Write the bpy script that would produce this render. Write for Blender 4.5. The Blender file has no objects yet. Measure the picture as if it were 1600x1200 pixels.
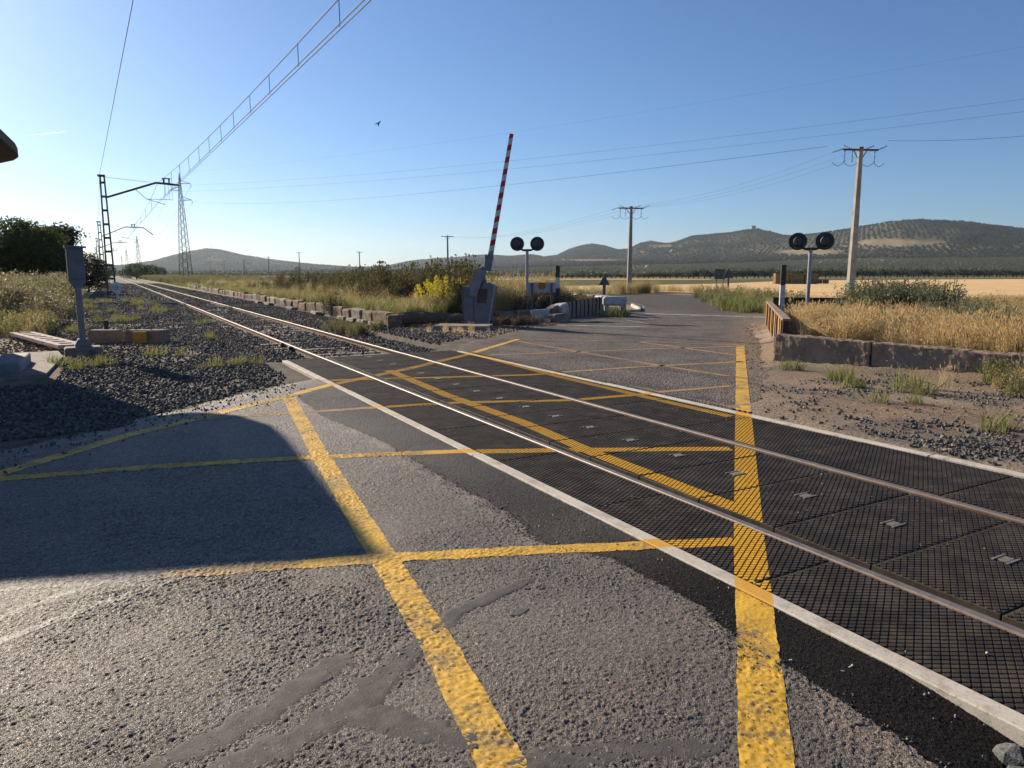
import bpy, bmesh, math, random
import numpy as np
from mathutils import Vector, Matrix
R = math.radians
SC = bpy.context.scene
COL = SC.collection
rng = np.random.default_rng(7)
random.seed(7)

# ------------------------------------------------------------------ camera, sky, sun, exposure
# World axes: +Y runs along the railway track away from the camera, +X is to its right, z = 0 is rail top.
EYE = 1.69
cam = bpy.data.cameras.new('camera')
cam.sensor_width = 36.0
cam.lens = 36.0 * 1110 / 1600
cam.clip_start = 0.05
cam.clip_end = 60000
camo = bpy.data.objects.new('camera', cam)
COL.objects.link(camo)
camo.location = (0, 0, EYE)
camo.rotation_euler = (R(90 - 8.808), 0, R(-29.209))
SC.camera = camo

SUN_AZ = 17.6       # degrees left of the track direction
SUN_EL = 23.5
sdir = Vector((-math.sin(R(SUN_AZ)) * math.cos(R(SUN_EL)), math.cos(R(SUN_AZ)) * math.cos(R(SUN_EL)), math.sin(R(SUN_EL))))
world = bpy.data.worlds.new('World')
SC.world = world
world.use_nodes = True
wn, wl = world.node_tree.nodes, world.node_tree.links
wn.clear()
sky = wn.new('ShaderNodeTexSky')
sky.sky_type = 'NISHITA'
sky.sun_disc = False
sky.sun_elevation = R(SUN_EL)
sky.sun_rotation = R(-SUN_AZ)
sky.altitude = 500
sky.air_density = 1.0
sky.dust_density = 0.62
sky.ozone_density = 7.4
bg = wn.new('ShaderNodeBackground')
bg.inputs[1].default_value = 0.068
wo = wn.new('ShaderNodeOutputWorld')
wl.new(sky.outputs[0], bg.inputs[0])
wl.new(bg.outputs[0], wo.inputs[0])

sl = bpy.data.lights.new('sun', 'SUN')
sl.energy = 5.0
sl.angle = R(0.53)
sl.color = (1.0, 0.85, 0.66)
so = bpy.data.objects.new('sun', sl)
COL.objects.link(so)
so.rotation_euler = sdir.to_track_quat('Z', 'Y').to_euler()

SC.view_settings.view_transform = 'Standard'
SC.view_settings.look = 'None'
SC.view_settings.gamma = 1.0
SC.view_settings.use_curve_mapping = False
SC.view_settings.exposure = 0.80
SC.cycles.use_denoising = True
SC.cycles.max_bounces = 6
SC.cycles.transparent_max_bounces = 8
SC.cycles.volume_bounces = 0

# ------------------------------------------------------------------ small helpers
CY, SY = math.cos(R(29.209)), math.sin(R(29.209))
def spot(bearing, d):
    """ground point at a tangent bearing (right of the view axis) and horizontal distance d along it"""
    lat = bearing * d
    return (lat * CY + d * SY, -lat * SY + d * CY)
def B(u):
    return (u - 800) / 1123.3

def tag(o, label=None, cat=None, group=None, kind=None):
    if label: o['label'] = label
    if cat: o['category'] = cat
    if group: o['group'] = group
    if kind: o['kind'] = kind
    return o

def thing(name, label, cat, loc=(0, 0, 0), rz=0.0, group=None):
    o = bpy.data.objects.new(name, None)
    o.empty_display_size = 0.2
    COL.objects.link(o)
    o.location = loc
    o.rotation_euler = (0, 0, rz)
    return tag(o, label, cat, group)

def link(name, me, mat=None, parent=None, loc=(0, 0, 0), rot=(0, 0, 0), smooth=False):
    if mat is not None and len(me.materials) == 0:
        me.materials.append(mat)
    o = bpy.data.objects.new(name, me)
    COL.objects.link(o)
    o.location = loc
    o.rotation_euler = rot
    if parent is not None:
        o.parent = parent
    if smooth:
        me.shade_smooth()
    return o

def np_mesh(name, v, f):
    """fast mesh from arrays; f is (M,3) or (M,4)"""
    v = np.asarray(v, np.float32); f = np.asarray(f, np.int32)
    me = bpy.data.meshes.new(name)
    me.vertices.add(len(v)); me.vertices.foreach_set('co', v.ravel())
    n, k = f.shape
    me.loops.add(n * k); me.loops.foreach_set('vertex_index', f.ravel())
    me.polygons.add(n)
    me.polygons.foreach_set('loop_start', np.arange(0, n * k, k, dtype=np.int32))
    me.polygons.foreach_set('loop_total', np.full(n, k, np.int32))
    me.update(calc_edges=True)
    return me

def vcol(me, name, c):
    a = me.color_attributes.new(name, 'FLOAT_COLOR', 'POINT')
    c = np.asarray(c, np.float32)
    if c.shape[1] == 3: c = np.concatenate([c, np.ones((len(c), 1), np.float32)], 1)
    a.data.foreach_set('color', c.ravel())

class MB:
    def __init__(s): s.v = []; s.f = []
    def add(s, vs, fs):
        n = len(s.v); s.v += [tuple(x) for x in vs]; s.f += [tuple(i + n for i in f) for f in fs]; return s
    def box(s, c, size, bev=0.0, m=None):
        hx, hy, hz = [a / 2 for a in size]
        b = min(bev, hx * .9, hy * .9, hz * .9)
        if b <= 0:
            vs = [Vector((x, y, z)) for x in (-hx, hx) for y in (-hy, hy) for z in (-hz, hz)]
            fs = [(0, 1, 3, 2), (4, 6, 7, 5), (0, 4, 5, 1), (2, 3, 7, 6), (0, 2, 6, 4), (1, 5, 7, 3)]
        else:
            bm = bmesh.new()
            bmesh.ops.create_cube(bm, size=1.0)
            for q in bm.verts: q.co = Vector((q.co.x * 2 * hx, q.co.y * 2 * hy, q.co.z * 2 * hz))
            bmesh.ops.bevel(bm, geom=bm.edges[:], offset=b, segments=1, affect='EDGES')
            bm.verts.index_update()
            vs = [q.co.copy() for q in bm.verts]; fs = [[q.index for q in f.verts] for f in bm.faces]
            bm.free()
        m = m or Matrix()
        c = Vector(c)
        return s.add([(m @ q) + c for q in vs], fs)
    def tube(s, pts, r, n=8, caps=True):
        pts = [Vector(p) for p in pts]
        if not hasattr(r, '__len__'): r = [r] * len(pts)
        rings = []
        for i, p in enumerate(pts):
            d = (pts[min(i + 1, len(pts) - 1)] - pts[max(i - 1, 0)]).normalized()
            a = d.cross(Vector((0, 0, 1)))
            if a.length < 1e-4: a = Vector((1, 0, 0))
            a.normalize(); b = d.cross(a)
            rings.append([p + (a * math.cos(t) + b * math.sin(t)) * r[i] for t in [2 * math.pi * k / n for k in range(n)]])
        vs = [q for ring in rings for q in ring]; fs = []
        for i in range(len(pts) - 1):
            for k in range(n):
                fs.append((i * n + k, i * n + (k + 1) % n, (i + 1) * n + (k + 1) % n, (i + 1) * n + k))
        if caps:
            fs.append(tuple(range(n - 1, -1, -1))); fs.append(tuple((len(pts) - 1) * n + k for k in range(n)))
        return s.add(vs, fs)
    def prism(s, poly, y0, y1, m=None, c=(0, 0, 0)):
        """polygon in local XZ extruded along local Y"""
        n = len(poly); m = m or Matrix(); c = Vector(c)
        vs = [Vector((x, y0, z)) for x, z in poly] + [Vector((x, y1, z)) for x, z in poly]
        fs = [tuple(range(n)), tuple(range(2 * n - 1, n - 1, -1))]
        for k in range(n): fs.append((k, k + n, (k + 1) % n + n, (k + 1) % n))
        return s.add([(m @ q) + c for q in vs], fs)
    def slab(s, poly, z0, z1):
        n = len(poly)
        vs = [(x, y, z0) for x, y in poly] + [(x, y, z1) for x, y in poly]
        fs = [tuple(range(n - 1, -1, -1)), tuple(range(n, 2 * n))]
        for k in range(n): fs.append((k, (k + 1) % n, (k + 1) % n + n, k + n))
        return s.add(vs, fs)
    def mesh(s, name, smooth=False):
        me = bpy.data.meshes.new(name)
        me.from_pydata(s.v, [], s.f); me.update()
        bm = bmesh.new(); bm.from_mesh(me)
        bmesh.ops.recalc_face_normals(bm, faces=bm.faces[:])
        bm.to_mesh(me); bm.free()
        if smooth: me.shade_smooth()
        return me
    def build(s, name, mat, parent=None, loc=(0, 0, 0), rot=(0, 0, 0), smooth=False):
        return link(name, s.mesh(name, smooth), mat, parent, loc, rot)

def rotz(a): return Matrix.Rotation(a, 4, 'Z')

# numpy noise --------------------------------------------------------------------------------
def hash2(ix, iy, k=0):
    h = (ix.astype(np.int64) * 374761393 + iy.astype(np.int64) * 668265263 + k * 974634541) & 0x7fffffff
    h = ((h ^ (h >> 13)) * 1274126177) & 0x7fffffff
    return ((h ^ (h >> 16)) & 0xffff) / 65535.0
def vnoise(x, y, k=0):
    ix, iy = np.floor(x), np.floor(y); fx, fy = x - ix, y - iy
    fx = fx * fx * (3 - 2 * fx); fy = fy * fy * (3 - 2 * fy)
    a, b, c, d = hash2(ix, iy, k), hash2(ix + 1, iy, k), hash2(ix, iy + 1, k), hash2(ix + 1, iy + 1, k)
    return (a * (1 - fx) + b * fx) * (1 - fy) + (c * (1 - fx) + d * fx) * fy
def fbm(x, y, o=4, k=0):
    s = 0; a = .5
    for i in range(o):
        s = s + a * vnoise(x * 2 ** i + i * 17.3, y * 2 ** i + i * 5.1, k + i); a *= .5
    return s
def worley(x, y, k=0):
    ix, iy = np.floor(x), np.floor(y)
    f1 = np.full(x.shape, 9.0); hid = np.zeros(x.shape)
    for dx in (-1, 0, 1):
        for dy in (-1, 0, 1):
            cx, cy = ix + dx, iy + dy
            px = cx + .15 + .7 * hash2(cx, cy, k); py = cy + .15 + .7 * hash2(cx, cy, k + 1)
            d = (x - px) ** 2 + (y - py) ** 2
            m = d < f1
            f1 = np.where(m, d, f1); hid = np.where(m, hash2(cx, cy, k + 2), hid)
    return np.sqrt(f1), hid
def stones2d(x, y, k=0):
    """faceted aggregate: every cell is a little tilted plate with its own height"""
    ix, iy = np.floor(x), np.floor(y)
    f1 = np.full(x.shape, 9.0); f2 = np.full(x.shape, 9.0); hid = np.zeros(x.shape); rx = np.zeros(x.shape); ry = np.zeros(x.shape); tl = np.zeros(x.shape)
    for dx in (-1, 0, 1):
        for dy in (-1, 0, 1):
            cx, cy = ix + dx, iy + dy
            qx = x - (cx + .12 + .76 * hash2(cx, cy, k)); qy = y - (cy + .12 + .76 * hash2(cx, cy, k + 1))
            d = qx * qx + qy * qy
            m = d < f1
            f2 = np.where(m, f1, np.minimum(f2, d)); f1 = np.where(m, d, f1)
            hid = np.where(m, hash2(cx, cy, k + 2), hid); tl = np.where(m, hash2(cx, cy, k + 3), tl)
            rx = np.where(m, qx, rx); ry = np.where(m, qy, ry)
    gap = np.sqrt(f2) - np.sqrt(f1)
    a = tl * 6.283
    return np.clip(gap / .16, 0, 1), hid, rx * np.cos(a) + ry * np.sin(a)
def pip(x, y, poly):
    r = np.zeros(np.shape(x), bool); n = len(poly)
    for i in range(n):
        x0, y0 = poly[i]; x1, y1 = poly[(i + 1) % n]
        if y0 == y1: continue
        c = ((y0 > y) != (y1 > y)) & (x < (x1 - x0) * (y - y0) / (y1 - y0) + x0)
        r ^= c
    return r
def softpip(x, y, poly, r=.3):
    s = 0
    for dx in (-r, 0, r):
        for dy in (-r, 0, r): s = s + pip(x + dx, y + dy, poly)
    return s / 9.0

# ------------------------------------------------------------------ materials
class NT:
    def __init__(s, name):
        s.m = bpy.data.materials.new(name); s.m.use_nodes = True
        s.t = s.m.node_tree; s.n = s.t.nodes; s.n.clear()
        s.out = s.n.new('ShaderNodeOutputMaterial')
    def N(s, typ, **kw):
        nd = s.n.new('ShaderNode' + typ)
        for k, v in kw.items(): setattr(nd, k, v)
        return nd
    def L(s, a, b): s.t.links.new(a, b)
    def pos(s):
        if not hasattr(s, '_p'): s._p = s.N('NewGeometry').outputs['Position']
        return s._p
    def objco(s):
        if not hasattr(s, '_o'): s._o = s.N('TexCoord').outputs['Object']
        return s._o
    def math(s, op, a, b=None, c=None, clamp=False):
        nd = s.N('Math', operation=op, use_clamp=clamp)
        for i, q in enumerate((a, b, c)):
            if q is None: continue
            if isinstance(q, (int, float)): nd.inputs[i].default_value = q
            else: s.L(q, nd.inputs[i])
        return nd.outputs[0]
    def noise(s, scale, detail=3, vec=None, rough=.55, dist=0.0):
        nd = s.N('TexNoise'); nd.inputs['Scale'].default_value = scale; nd.inputs['Detail'].default_value = detail
        nd.inputs['Roughness'].default_value = rough; nd.inputs['Distortion'].default_value = dist
        s.L(vec if vec is not None else s.pos(), nd.inputs['Vector']); return nd.outputs['Fac']
    def voro(s, scale, vec=None, feat='F1', out='Distance', rnd=1.0):
        nd = s.N('TexVoronoi', feature=feat); nd.inputs['Scale'].default_value = scale; nd.inputs['Randomness'].default_value = rnd
        s.L(vec if vec is not None else s.pos(), nd.inputs['Vector']); return nd.outputs[out]
    def ramp(s, f, a, b, ca=0.0, cb=1.0):
        nd = s.N('MapRange', clamp=True)
        nd.inputs[1].default_value = a; nd.inputs[2].default_value = b; nd.inputs[3].default_value = ca; nd.inputs[4].default_value = cb
        s.L(f, nd.inputs[0]); return nd.outputs[0]
    def mix(s, f, a, b, mode='MIX'):
        nd = s.N('Mix', data_type='RGBA', blend_type=mode)
        for sock, q in ((nd.inputs[0], f), (nd.inputs[6], a), (nd.inputs[7], b)):
            if isinstance(q, (int, float)): sock.default_value = q
            elif isinstance(q, (tuple, list)): sock.default_value = (*q[:3], 1)
            else: s.L(q, sock)
        return nd.outputs[2]
    def bump(s, h, strength=.5, dist=.01, normal=None):
        nd = s.N('Bump'); nd.inputs['Strength'].default_value = strength; nd.inputs['Distance'].default_value = dist
        s.L(h, nd.inputs['Height'])
        if normal is not None: s.L(normal, nd.inputs['Normal'])
        return nd.outputs[0]
    def bsdf(s, col, rough=.8, metal=0.0, spec=.5, normal=None):
        b = s.N('BsdfPrincipled')
        for sock, q in ((b.inputs['Base Color'], col), (b.inputs['Roughness'], rough), (b.inputs['Metallic'], metal), (b.inputs['Specular IOR Level'], spec)):
            if isinstance(q, (int, float)): sock.default_value = q
            elif isinstance(q, (tuple, list)): sock.default_value = (*q[:3], 1)
            else: s.L(q, sock)
        if normal is not None: s.L(normal, b.inputs['Normal'])
        s.L(b.outputs[0], s.out.inputs[0]); return s.m
    def leaf(s, col, trans=.35, rough=.6, tcol=None):
        d = s.N('BsdfPrincipled'); d.inputs['Roughness'].default_value = rough; d.inputs['Specular IOR Level'].default_value = .25
        t = s.N('BsdfTranslucent'); mx = s.N('MixShader'); mx.inputs[0].default_value = trans
        for nd, q in ((d.inputs['Base Color'], col), (t.inputs['Color'], tcol if tcol is not None else col)):
            if isinstance(q, (tuple, list)): nd.default_value = (*q[:3], 1)
            else: s.L(q, nd)
        s.L(d.outputs[0], mx.inputs[1]); s.L(t.outputs[0], mx.inputs[2]); s.L(mx.outputs[0], s.out.inputs[0]); return s.m

def simple(name, c1, c2=None, scale=6.0, rough=.8, metal=0.0, spec=.4, bump=0.0, bscale=40.0, bdist=.004, local=False, dirt=None, dscale=2.0, lo=.35, hi=.65):
    t = NT(name)
    vec = t.objco() if local else t.pos()
    col = c1
    if c2 is not None: col = t.mix(t.ramp(t.noise(scale, 5, vec), lo, hi), c1, c2)
    if dirt is not None: col = t.mix(t.ramp(t.noise(dscale, 6, vec, .65), .48, .68), col, dirt)
    nrm = t.bump(t.noise(bscale, 4, vec, .6), bump, bdist) if bump else None
    return t.bsdf(col, rough, metal, spec, nrm)
# ------------------------------------------------------------------ layout of the crossing
RAIL_L, RAIL_R = 3.69, 5.43          # rail centre lines (1.668 m gauge)
DECK_END = 14.55
YEL = {   # painted box lines: points and width
 'a': ([(1.0, .69), (1.855, 1.51), (3.405, 3.01), (13.0, 12.09)], .19),
 'b': ([(.86, .7), (1.06, 1.95), (1.2, 2.87), (1.32, 4.0), (1.6, 6.56), (2.02, 9.89)], .17),
 'c': ([(.84, 4.08), (1.35, 3.92), (2.41, 3.49), (3.36, 3.10)], .14),
 'd': ([(-1.2, 7.15), (.01, 6.93), (1.36, 6.58), (2.83, 6.07), (3.84, 5.59), (5.18, 4.89)], .155),
 'e': ([(-1.3, 6.9), (.04, 8.41), (1.84, 9.9), (2.89, 10.88), (4.62, 12.09), (6.77, 13.81), (9.21, 16.13)], .17),
 'f': ([(.75, 8.97), (2.39, 8.74), (3.37, 8.6), (3.96, 8.49), (5.39, 7.9), (8.13, 7.7)], .14),
 'g': ([(2.75, 11.4), (4.18, 10.95), (6.1, 10.3), (8.4, 10.15), (10.6, 9.8)], .14),
 'h': ([(4.2, 12.0), (4.04, 9.08), (4.04, 6.93), (3.93, 5.5), (3.88, 3.5)], .17),
 'i': ([(6.66, 13.87), (6.44, 10.13), (6.40, 7.98), (6.40, 6.06)], .15),
 'j': ([(6.8, 13.2), (8.2, 12.95), (10.35, 12.57), (12.9, 11.95)], .13),
 'k': ([(8.89, 15.6), (8.82, 10.3), (8.9, 8.48)], .13),
 'l': ([(11.5, 14.3), (11.4, 12.46), (11.37, 10.67)], .13),
 'm': ([(9.21, 16.1), (11.4, 14.2), (13.0, 12.2)], .11),
}
RD = np.array([.7255, .6882]); RN = np.array([.6882, -.7255])     # road direction and its right-hand normal
def road_w(x, y): return (x - 3.4) * RN[0] + (y - 3.02) * RN[1]

FAR_ROAD = [(6.70, 13.0), (6.70, 6.35), (7.4, 6.35), (10.9, 9.4), (13.6, 11.8), (16.6, 14.9), (19.3, 17.4), (22.6, 19.4), (24.4, 21.6), (28.2, 26.6),
            (34.6, 34.0), (37.8, 38.6), (40.6, 43.5), (41.0, 49), (38.5, 55), (33, 62), (28, 72), (25.5, 90), (24, 130),
            (18, 130), (19, 88), (21.5, 68), (25, 56), (27.6, 47), (28.0, 40), (26.3, 33.5), (24.6, 30.2), (22.3, 26.9), (20.8, 25.2), (19.2, 25.3), (15.6, 22.9),
            (14.3, 21.4), (11.6, 19.6), (9.2, 17.6), (6.9, 15.2)]
RAISE_A = [(8.5, 300), (8.5, 22.5), (10.2, 22.2), (12.2, 22.9), (14.6, 23.1), (15.5, 23.9), (19.2, 26.3), (21.3, 28.4), (24.5, 34), (26.2, 40), (25.6, 46), (23, 54.5), (19.5, 67), (17, 88), (16, 130), (14, 300)]
RAISE_B = [(11.35, 9.4), (12.3, 5.6), (13.5, 2), (15, -4), (30, -4), (29, 6), (26, 15), (21.5, 17.6), (19.2, 16.3)]

def hz(x, y):
    x = np.asarray(x, float); y = np.asarray(y, float)
    w = road_w(x, y)
    z = -.045 + .05 * (fbm(x * .9, y * .9, 4, 3) - .5) + .05 * (fbm(x * .13, y * .13, 2, 9) - .5)
    onroad = (w > -6.6) & (w < .55) & (y < 26)
    z = np.where((y > DECK_END + .05) & (x > 2.3) & (x < 8.2), z - .075, z)     # ballast bed a little below the rail tops
    z = np.where((x > 6.8) & (y < 21), .010 + .045 * (fbm(x * 1.6, y * 1.6, 4, 3) - .5), z)
    z = np.where((x > 3.0) & (x < 6.6) & (y < DECK_END + .05), -.25, z)
    z = np.where(onroad & (x < 3) & (y < 13), -.07, z)
    z = np.where((x > 1.2) & (x < 3.2) & (y < 3), -.22, z)
    z = z + .30 * softpip(x, y, RAISE_A, .25) * np.clip(1 - (y - 60) / 80, .2, 1)
    z = z + .30 * softpip(x, y, RAISE_B, .3)
    inroad = softpip(x, y, FAR_ROAD, .22)
    inroad = np.clip((inroad - .6) / .4, 0, 1)
    z = z * (1 - inroad) + inroad * (-.04)
    far = np.clip((np.hypot(x, y) - 45) / 40, 0, 1)
    return z * (1 - far) + far * np.where((x > -2) & (x < 8.3) & (y > 30), -.15, -.03)

def axis(lo, hi, step, end0, end1, g=1.09):
    a = list(np.arange(lo, hi, step)); s = step
    up = []; v = a[-1]
    while v < end1: s *= g; v += s; up.append(v)
    dn = []; v = a[0]; s = step
    while v > end0: s *= g; v -= s; dn.append(v)
    return np.array(dn[::-1] + a + up)

def grid_faces(nx, ny):
    i = np.arange((nx - 1) * (ny - 1)); r, c = i // (nx - 1), i % (nx - 1)
    a = r * nx + c
    return np.stack([a, a + 1, a + nx + 1, a + nx], 1)

# ---- ground sheet
xs = axis(-5, 25, .16, -5200, 5200); ys = axis(-1, 38, .16, -1800, 5600)
X, Y = np.meshgrid(xs, ys); X = X.ravel(); Y = Y.ravel()
Z = hz(X, Y)
W_ = road_w(X, Y)
n1 = fbm(X * .7, Y * .7, 4, 21); n2 = fbm(X * 2.3, Y * 2.3, 3, 33)
def lerp(a, b, t): t = np.clip(t, 0, 1)[:, None]; return a * (1 - t) + b * t
dirt = np.array([.20, .145, .10]); dustc = np.array([.30, .245, .19]); ballast = np.array([.060, .054, .050]); grassy = np.array([.13, .115, .055]); redd = np.array([.24, .165, .11])
c = np.tile(dirt, (len(X), 1))
c = lerp(c, dustc, (n1 - .42) * 4)
c = lerp(c, redd, ((X > 7.5) & (X < 13) & (Y < 10)) * (n2 - .30) * 3)
c = lerp(c, np.array([.13, .118, .102]), ((X > 6.7) & (X < 12.5) & (Y < 9)) * np.clip((fbm(X * 1.4, Y * 1.4, 3, 88) - .38) * 5, 0, .85))
bmask = ((X > -1.9 + 1.2 * n1) & (X < 8.6) & (Y > 8.5)) * 1.0
bmask = np.maximum(bmask, ((X > 6.75) & (X < 8.2 + 3.0 * (n1 - .5)) & (Y < 5)) * .6)
c = lerp(c, ballast, bmask * (.75 + .5 * (n2 - .3)))
c = lerp(c, grassy, ((X > 8.7) & (Y > 23) & (W_ < -7)) * .85)
c = lerp(c, grassy, ((X < -2.2) & (Y > 19)) * .8)
c = lerp(c, np.array([.20, .155, .08]), softpip(X, Y, RAISE_B) * .9)
c = lerp(c, np.array([.16, .14, .075]), np.clip((np.hypot(X, Y) - 60) / 40, 0, 1))
c = lerp(c, ballast * 1.25, ((X > .6) & (X < 7.8) & (Y > 40) & (Y < 430)) * .9)
c = lerp(c, ballast * 1.6, ((X > -1.5) & (X <= .6) & (Y > 40) & (Y < 430)) * .7)
me = np_mesh('ground', np.stack([X, Y, Z], 1), grid_faces(len(xs), len(ys)))
vcol(me, 'gcol', c); me.shade_smooth()
t = NT('earth')
at = t.N('Attribute', attribute_name='gcol').outputs['Color']
vor = t.voro(26); vcolr = t.voro(26, out='Color')
sep = t.N('SeparateColor'); t.L(vcolr, sep.inputs[0])
k = t.math('MULTIPLY', t.ramp(sep.outputs[0], 0, 1, .78, 1.25), t.ramp(t.noise(45, 4, None, .7), .3, .7, .7, 1.3))
comb = t.N('VectorMath', operation='SCALE'); t.L(at, comb.inputs[0]); t.L(k, comb.inputs['Scale'])
colr = t.mix(t.ramp(t.noise(3.1, 5), .35, .7), comb.outputs[0], t.mix(.35, comb.outputs[0], (.24, .19, .14)))
b1 = t.bump(t.noise(22, 5, None, .65), .8, .03)
b2 = t.bump(t.noise(110, 4), .6, .006, b1)
link('ground', me, t.bsdf(colr, .95, 0, .2, b2))['kind'] = 'structure'

# ---- asphalt
def asphalt_height(x, y):
    wx = .010 * (fbm(x * 45, y * 45, 2, 2) - .5); wy = .010 * (fbm(x * 45, y * 45, 2, 3) - .5)
    e1, h, t1_ = stones2d((x + wx) * 52, (y + wy) * 60, 5)
    e2, h2, t2_ = stones2d((x + wx) * 105, (y + wy) * 115, 15)
    soft = fbm(x * 2.0, y * 2.0, 4, 51)
    rough = np.clip(.85 + (soft - .42) * 1.8, .62, 1.25)
    pit = np.clip((fbm(x * 30, y * 30, 3, 52) - .54) * 4, 0, 1)
    z = (.0052 * e1 * (h ** 1.3 + .55 * t1_) + .0034 * e2 * (h2 + .5 * t2_) - .0028 * pit) * rough
    z += .012 * (fbm(x * 1.3, y * 1.3, 3, 61) - .5)
    return z - .003, .5 * h + .5 * h2
PATCH = np.array([(20, 2.2), (11.27, 2.2), (8.45, 2.10), (6.81, 2.30), (5.24, 2.32), (4.3, 2.36), (3.65, 2.27), (3.26, 2.50), (2.5, 2.53), (2.19, 2.43), (1.86, 2.46), (1.4, 2.41), (.6, 2.3)])
def patch_edge(y): return np.interp(y, PATCH[::-1, 0], PATCH[::-1, 1])
def near_z(x, y):
    """surface of the near carriageway incl. the newer strip against the kerb"""
    z, h = asphalt_height(x, y)
    e = patch_edge(y) + .06 * (fbm(x * 7, y * 7, 4, 71) - .5) + .045 * (fbm(x * 45, y * 45, 3, 72) - .5)
    m = np.clip((x - e) / .006, 0, 1)
    f, h2 = worley(x * 95, y * 95, 25)
    zp = .0055 * np.clip(.9 - f, 0, 1) * (.4 + h2) + .010 * (fbm(x * 3, y * 3, 2, 81) - .5) - .004
    # the new strip slumps towards the open end of the kerb
    zp = zp - .10 * np.clip((1.7 - y) / .8, 0, 1) ** 1.3 * np.clip((x - 2.2) / .5, 0, 1)
    return z * (1 - m) + zp * m, h * (1 - m) + h2 * m, m
def road_grid(x0, dx, y0, y1, g):
    yv = [y0]
    while yv[-1] < y1: yv.append(yv[-1] + max(.0055, g * yv[-1]))
    xv = np.arange(x0, 2.852, dx)
    gx, gy = np.meshgrid(xv, np.array(yv)); return gx.ravel(), gy.ravel(), grid_faces(len(xv), len(yv))
Xa, Ya, Fa = road_grid(-1.0, .0062, .95, 4.2, 0)
Xb, Yb, Fb = road_grid(-1.85, .0105, 4.2, 11.6, .0028)
X = np.concatenate([Xa, Xb]); Y = np.concatenate([Ya, Yb]); F = np.concatenate([Fa, Fb + len(Xa)])
Z, Hh, M = near_z(X, Y)
W_ = road_w(X, Y) + .35 * (fbm(X * 1.7, Y * 1.7, 4, 91) - .5)
Z = Z - .05 * np.clip((-W_ - 6.55) / .35, 0, 1)
keep = (W_[F].mean(1) > -7.0)
F = F[keep]
old = np.array([.138, .120, .105]); new = np.array([.018, .016, .015])
n1 = fbm(X * .9, Y * .9, 4, 5); n2 = fbm(X * 6, Y * 6, 3, 6)
c = old[None] * (.55 + .8 * Hh)[:, None] * (.75 + .5 * n1)[:, None]
dust = np.array([.27, .215, .165])
c = lerp(c, dust[None] * (.7 + .5 * Hh)[:, None], .30 * np.clip((n1 - .50) * 5, 0, 1) + .8 * np.exp(-((X - patch_edge(Y) + .06) / np.where(Y < 2.2, .16, .09)) ** 2) * np.clip((n2 - .33) * 4, 0, 1))
cn = new[None] * (.6 + .9 * Hh)[:, None]
cn = lerp(cn, np.array([.085, .072, .062]), np.clip((Y - 2.6) / 1.2, 0, 1) * (.45 + .8 * (n1 - .3)))
c = c * (1 - M[:, None]) + cn * M[:, None]
c = lerp(c, np.array([.20, .165, .13]), np.clip((-W_ - 5.9) / .7, 0, 1) * .8)
me = np_mesh('road', np.stack([X, Y, Z], 1), F)
vcol(me, 'acol', c)
t = NT('asphalt')
at = t.N('Attribute', attribute_name='acol').outputs['Color']
vs_ = t.N('SeparateColor'); t.L(t.voro(135, out='Color'), vs_.inputs[0])
kk_ = t.N('VectorMath', operation='SCALE'); t.L(at, kk_.inputs[0]); t.L(t.ramp(vs_.outputs[0], 0, 1, .45, 1.65), kk_.inputs['Scale'])
colr = t.mix(t.ramp(t.voro(135, feat='DISTANCE_TO_EDGE'), .0, .10, .65, 0), kk_.outputs[0], t.mix(.75, at, (.015, .013, .012)))
n1_ = t.bump(t.ramp(t.voro(135, feat='DISTANCE_TO_EDGE'), 0, .22), 1.0, .0035)
n2_ = t.bump(vs_.outputs[1], .8, .003, n1_)
nr = t.bump(t.noise(380, 3, None, .7), .6, .003, n2_)
bw_ = t.N('RGBToBW'); t.L(at, bw_.inputs[0])
ASPH = t.bsdf(colr, t.ramp(t.noise(75, 3), .3, .7, .42, .78), 0, t.ramp(bw_.outputs[0], .025, .10, .06, .5), nr)
road = link('road', me, ASPH); road['kind'] = 'structure'

t = NT('asphalt_far')
sp_ = t.N('SeparateXYZ'); t.L(t.pos(), sp_.inputs[0])
wv_ = t.math('MULTIPLY_ADD', sp_.outputs[0], .6882, t.math('MULTIPLY_ADD', sp_.outputs[1], -.7255, -(3.4 * .6882 - 3.02 * .7255)))
n = t.noise(.8, 6, None, .62); n3 = t.noise(6, 5, None, .65); n4 = t.noise(2.1, 5, None, .6)
colr = t.mix(t.ramp(n, .36, .66), (.19, .165, .145), (.085, .076, .069))
newer = t.math('MULTIPLY', t.ramp(t.math('ADD', sp_.outputs[0], t.math('MULTIPLY', n4, .9)), 7.15, 7.5, 1, 0), .85)
colr = t.mix(newer, colr, (.055, .050, .047))
farther = t.ramp(t.math('ADD', sp_.outputs[0], t.math('MULTIPLY', n4, 2.0)), 22.5, 25.5)
colr = t.mix(farther, colr, t.mix(t.ramp(n, .3, .7), (.085, .077, .072), (.115, .10, .092)))
edge_ = t.ramp(t.math('ADD', wv_, t.math('MULTIPLY', n4, 1.3)), .15, 1.0)
colr = t.mix(t.math('MULTIPLY', edge_, t.ramp(n3, .3, .55, .35, 1)), colr, (.25, .19, .135))
edge2 = t.ramp(t.math('SUBTRACT', wv_, t.math('MULTIPLY', n4, 1.2)), -6.2, -7.1)
colr = t.mix(t.math('MULTIPLY', edge2, t.math('MULTIPLY', t.ramp(n3, .3, .6, .2, 1), t.ramp(sp_.outputs[0], 14, 18, 1, 0))), colr, (.24, .18, .13))
colr = t.mix(t.ramp(n3, .55, .72, 0, .55), colr, (.26, .22, .18))
v = t.voro(34); vc = t.N('SeparateColor'); t.L(t.voro(34, out='Color'), vc.inputs[0])
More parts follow.
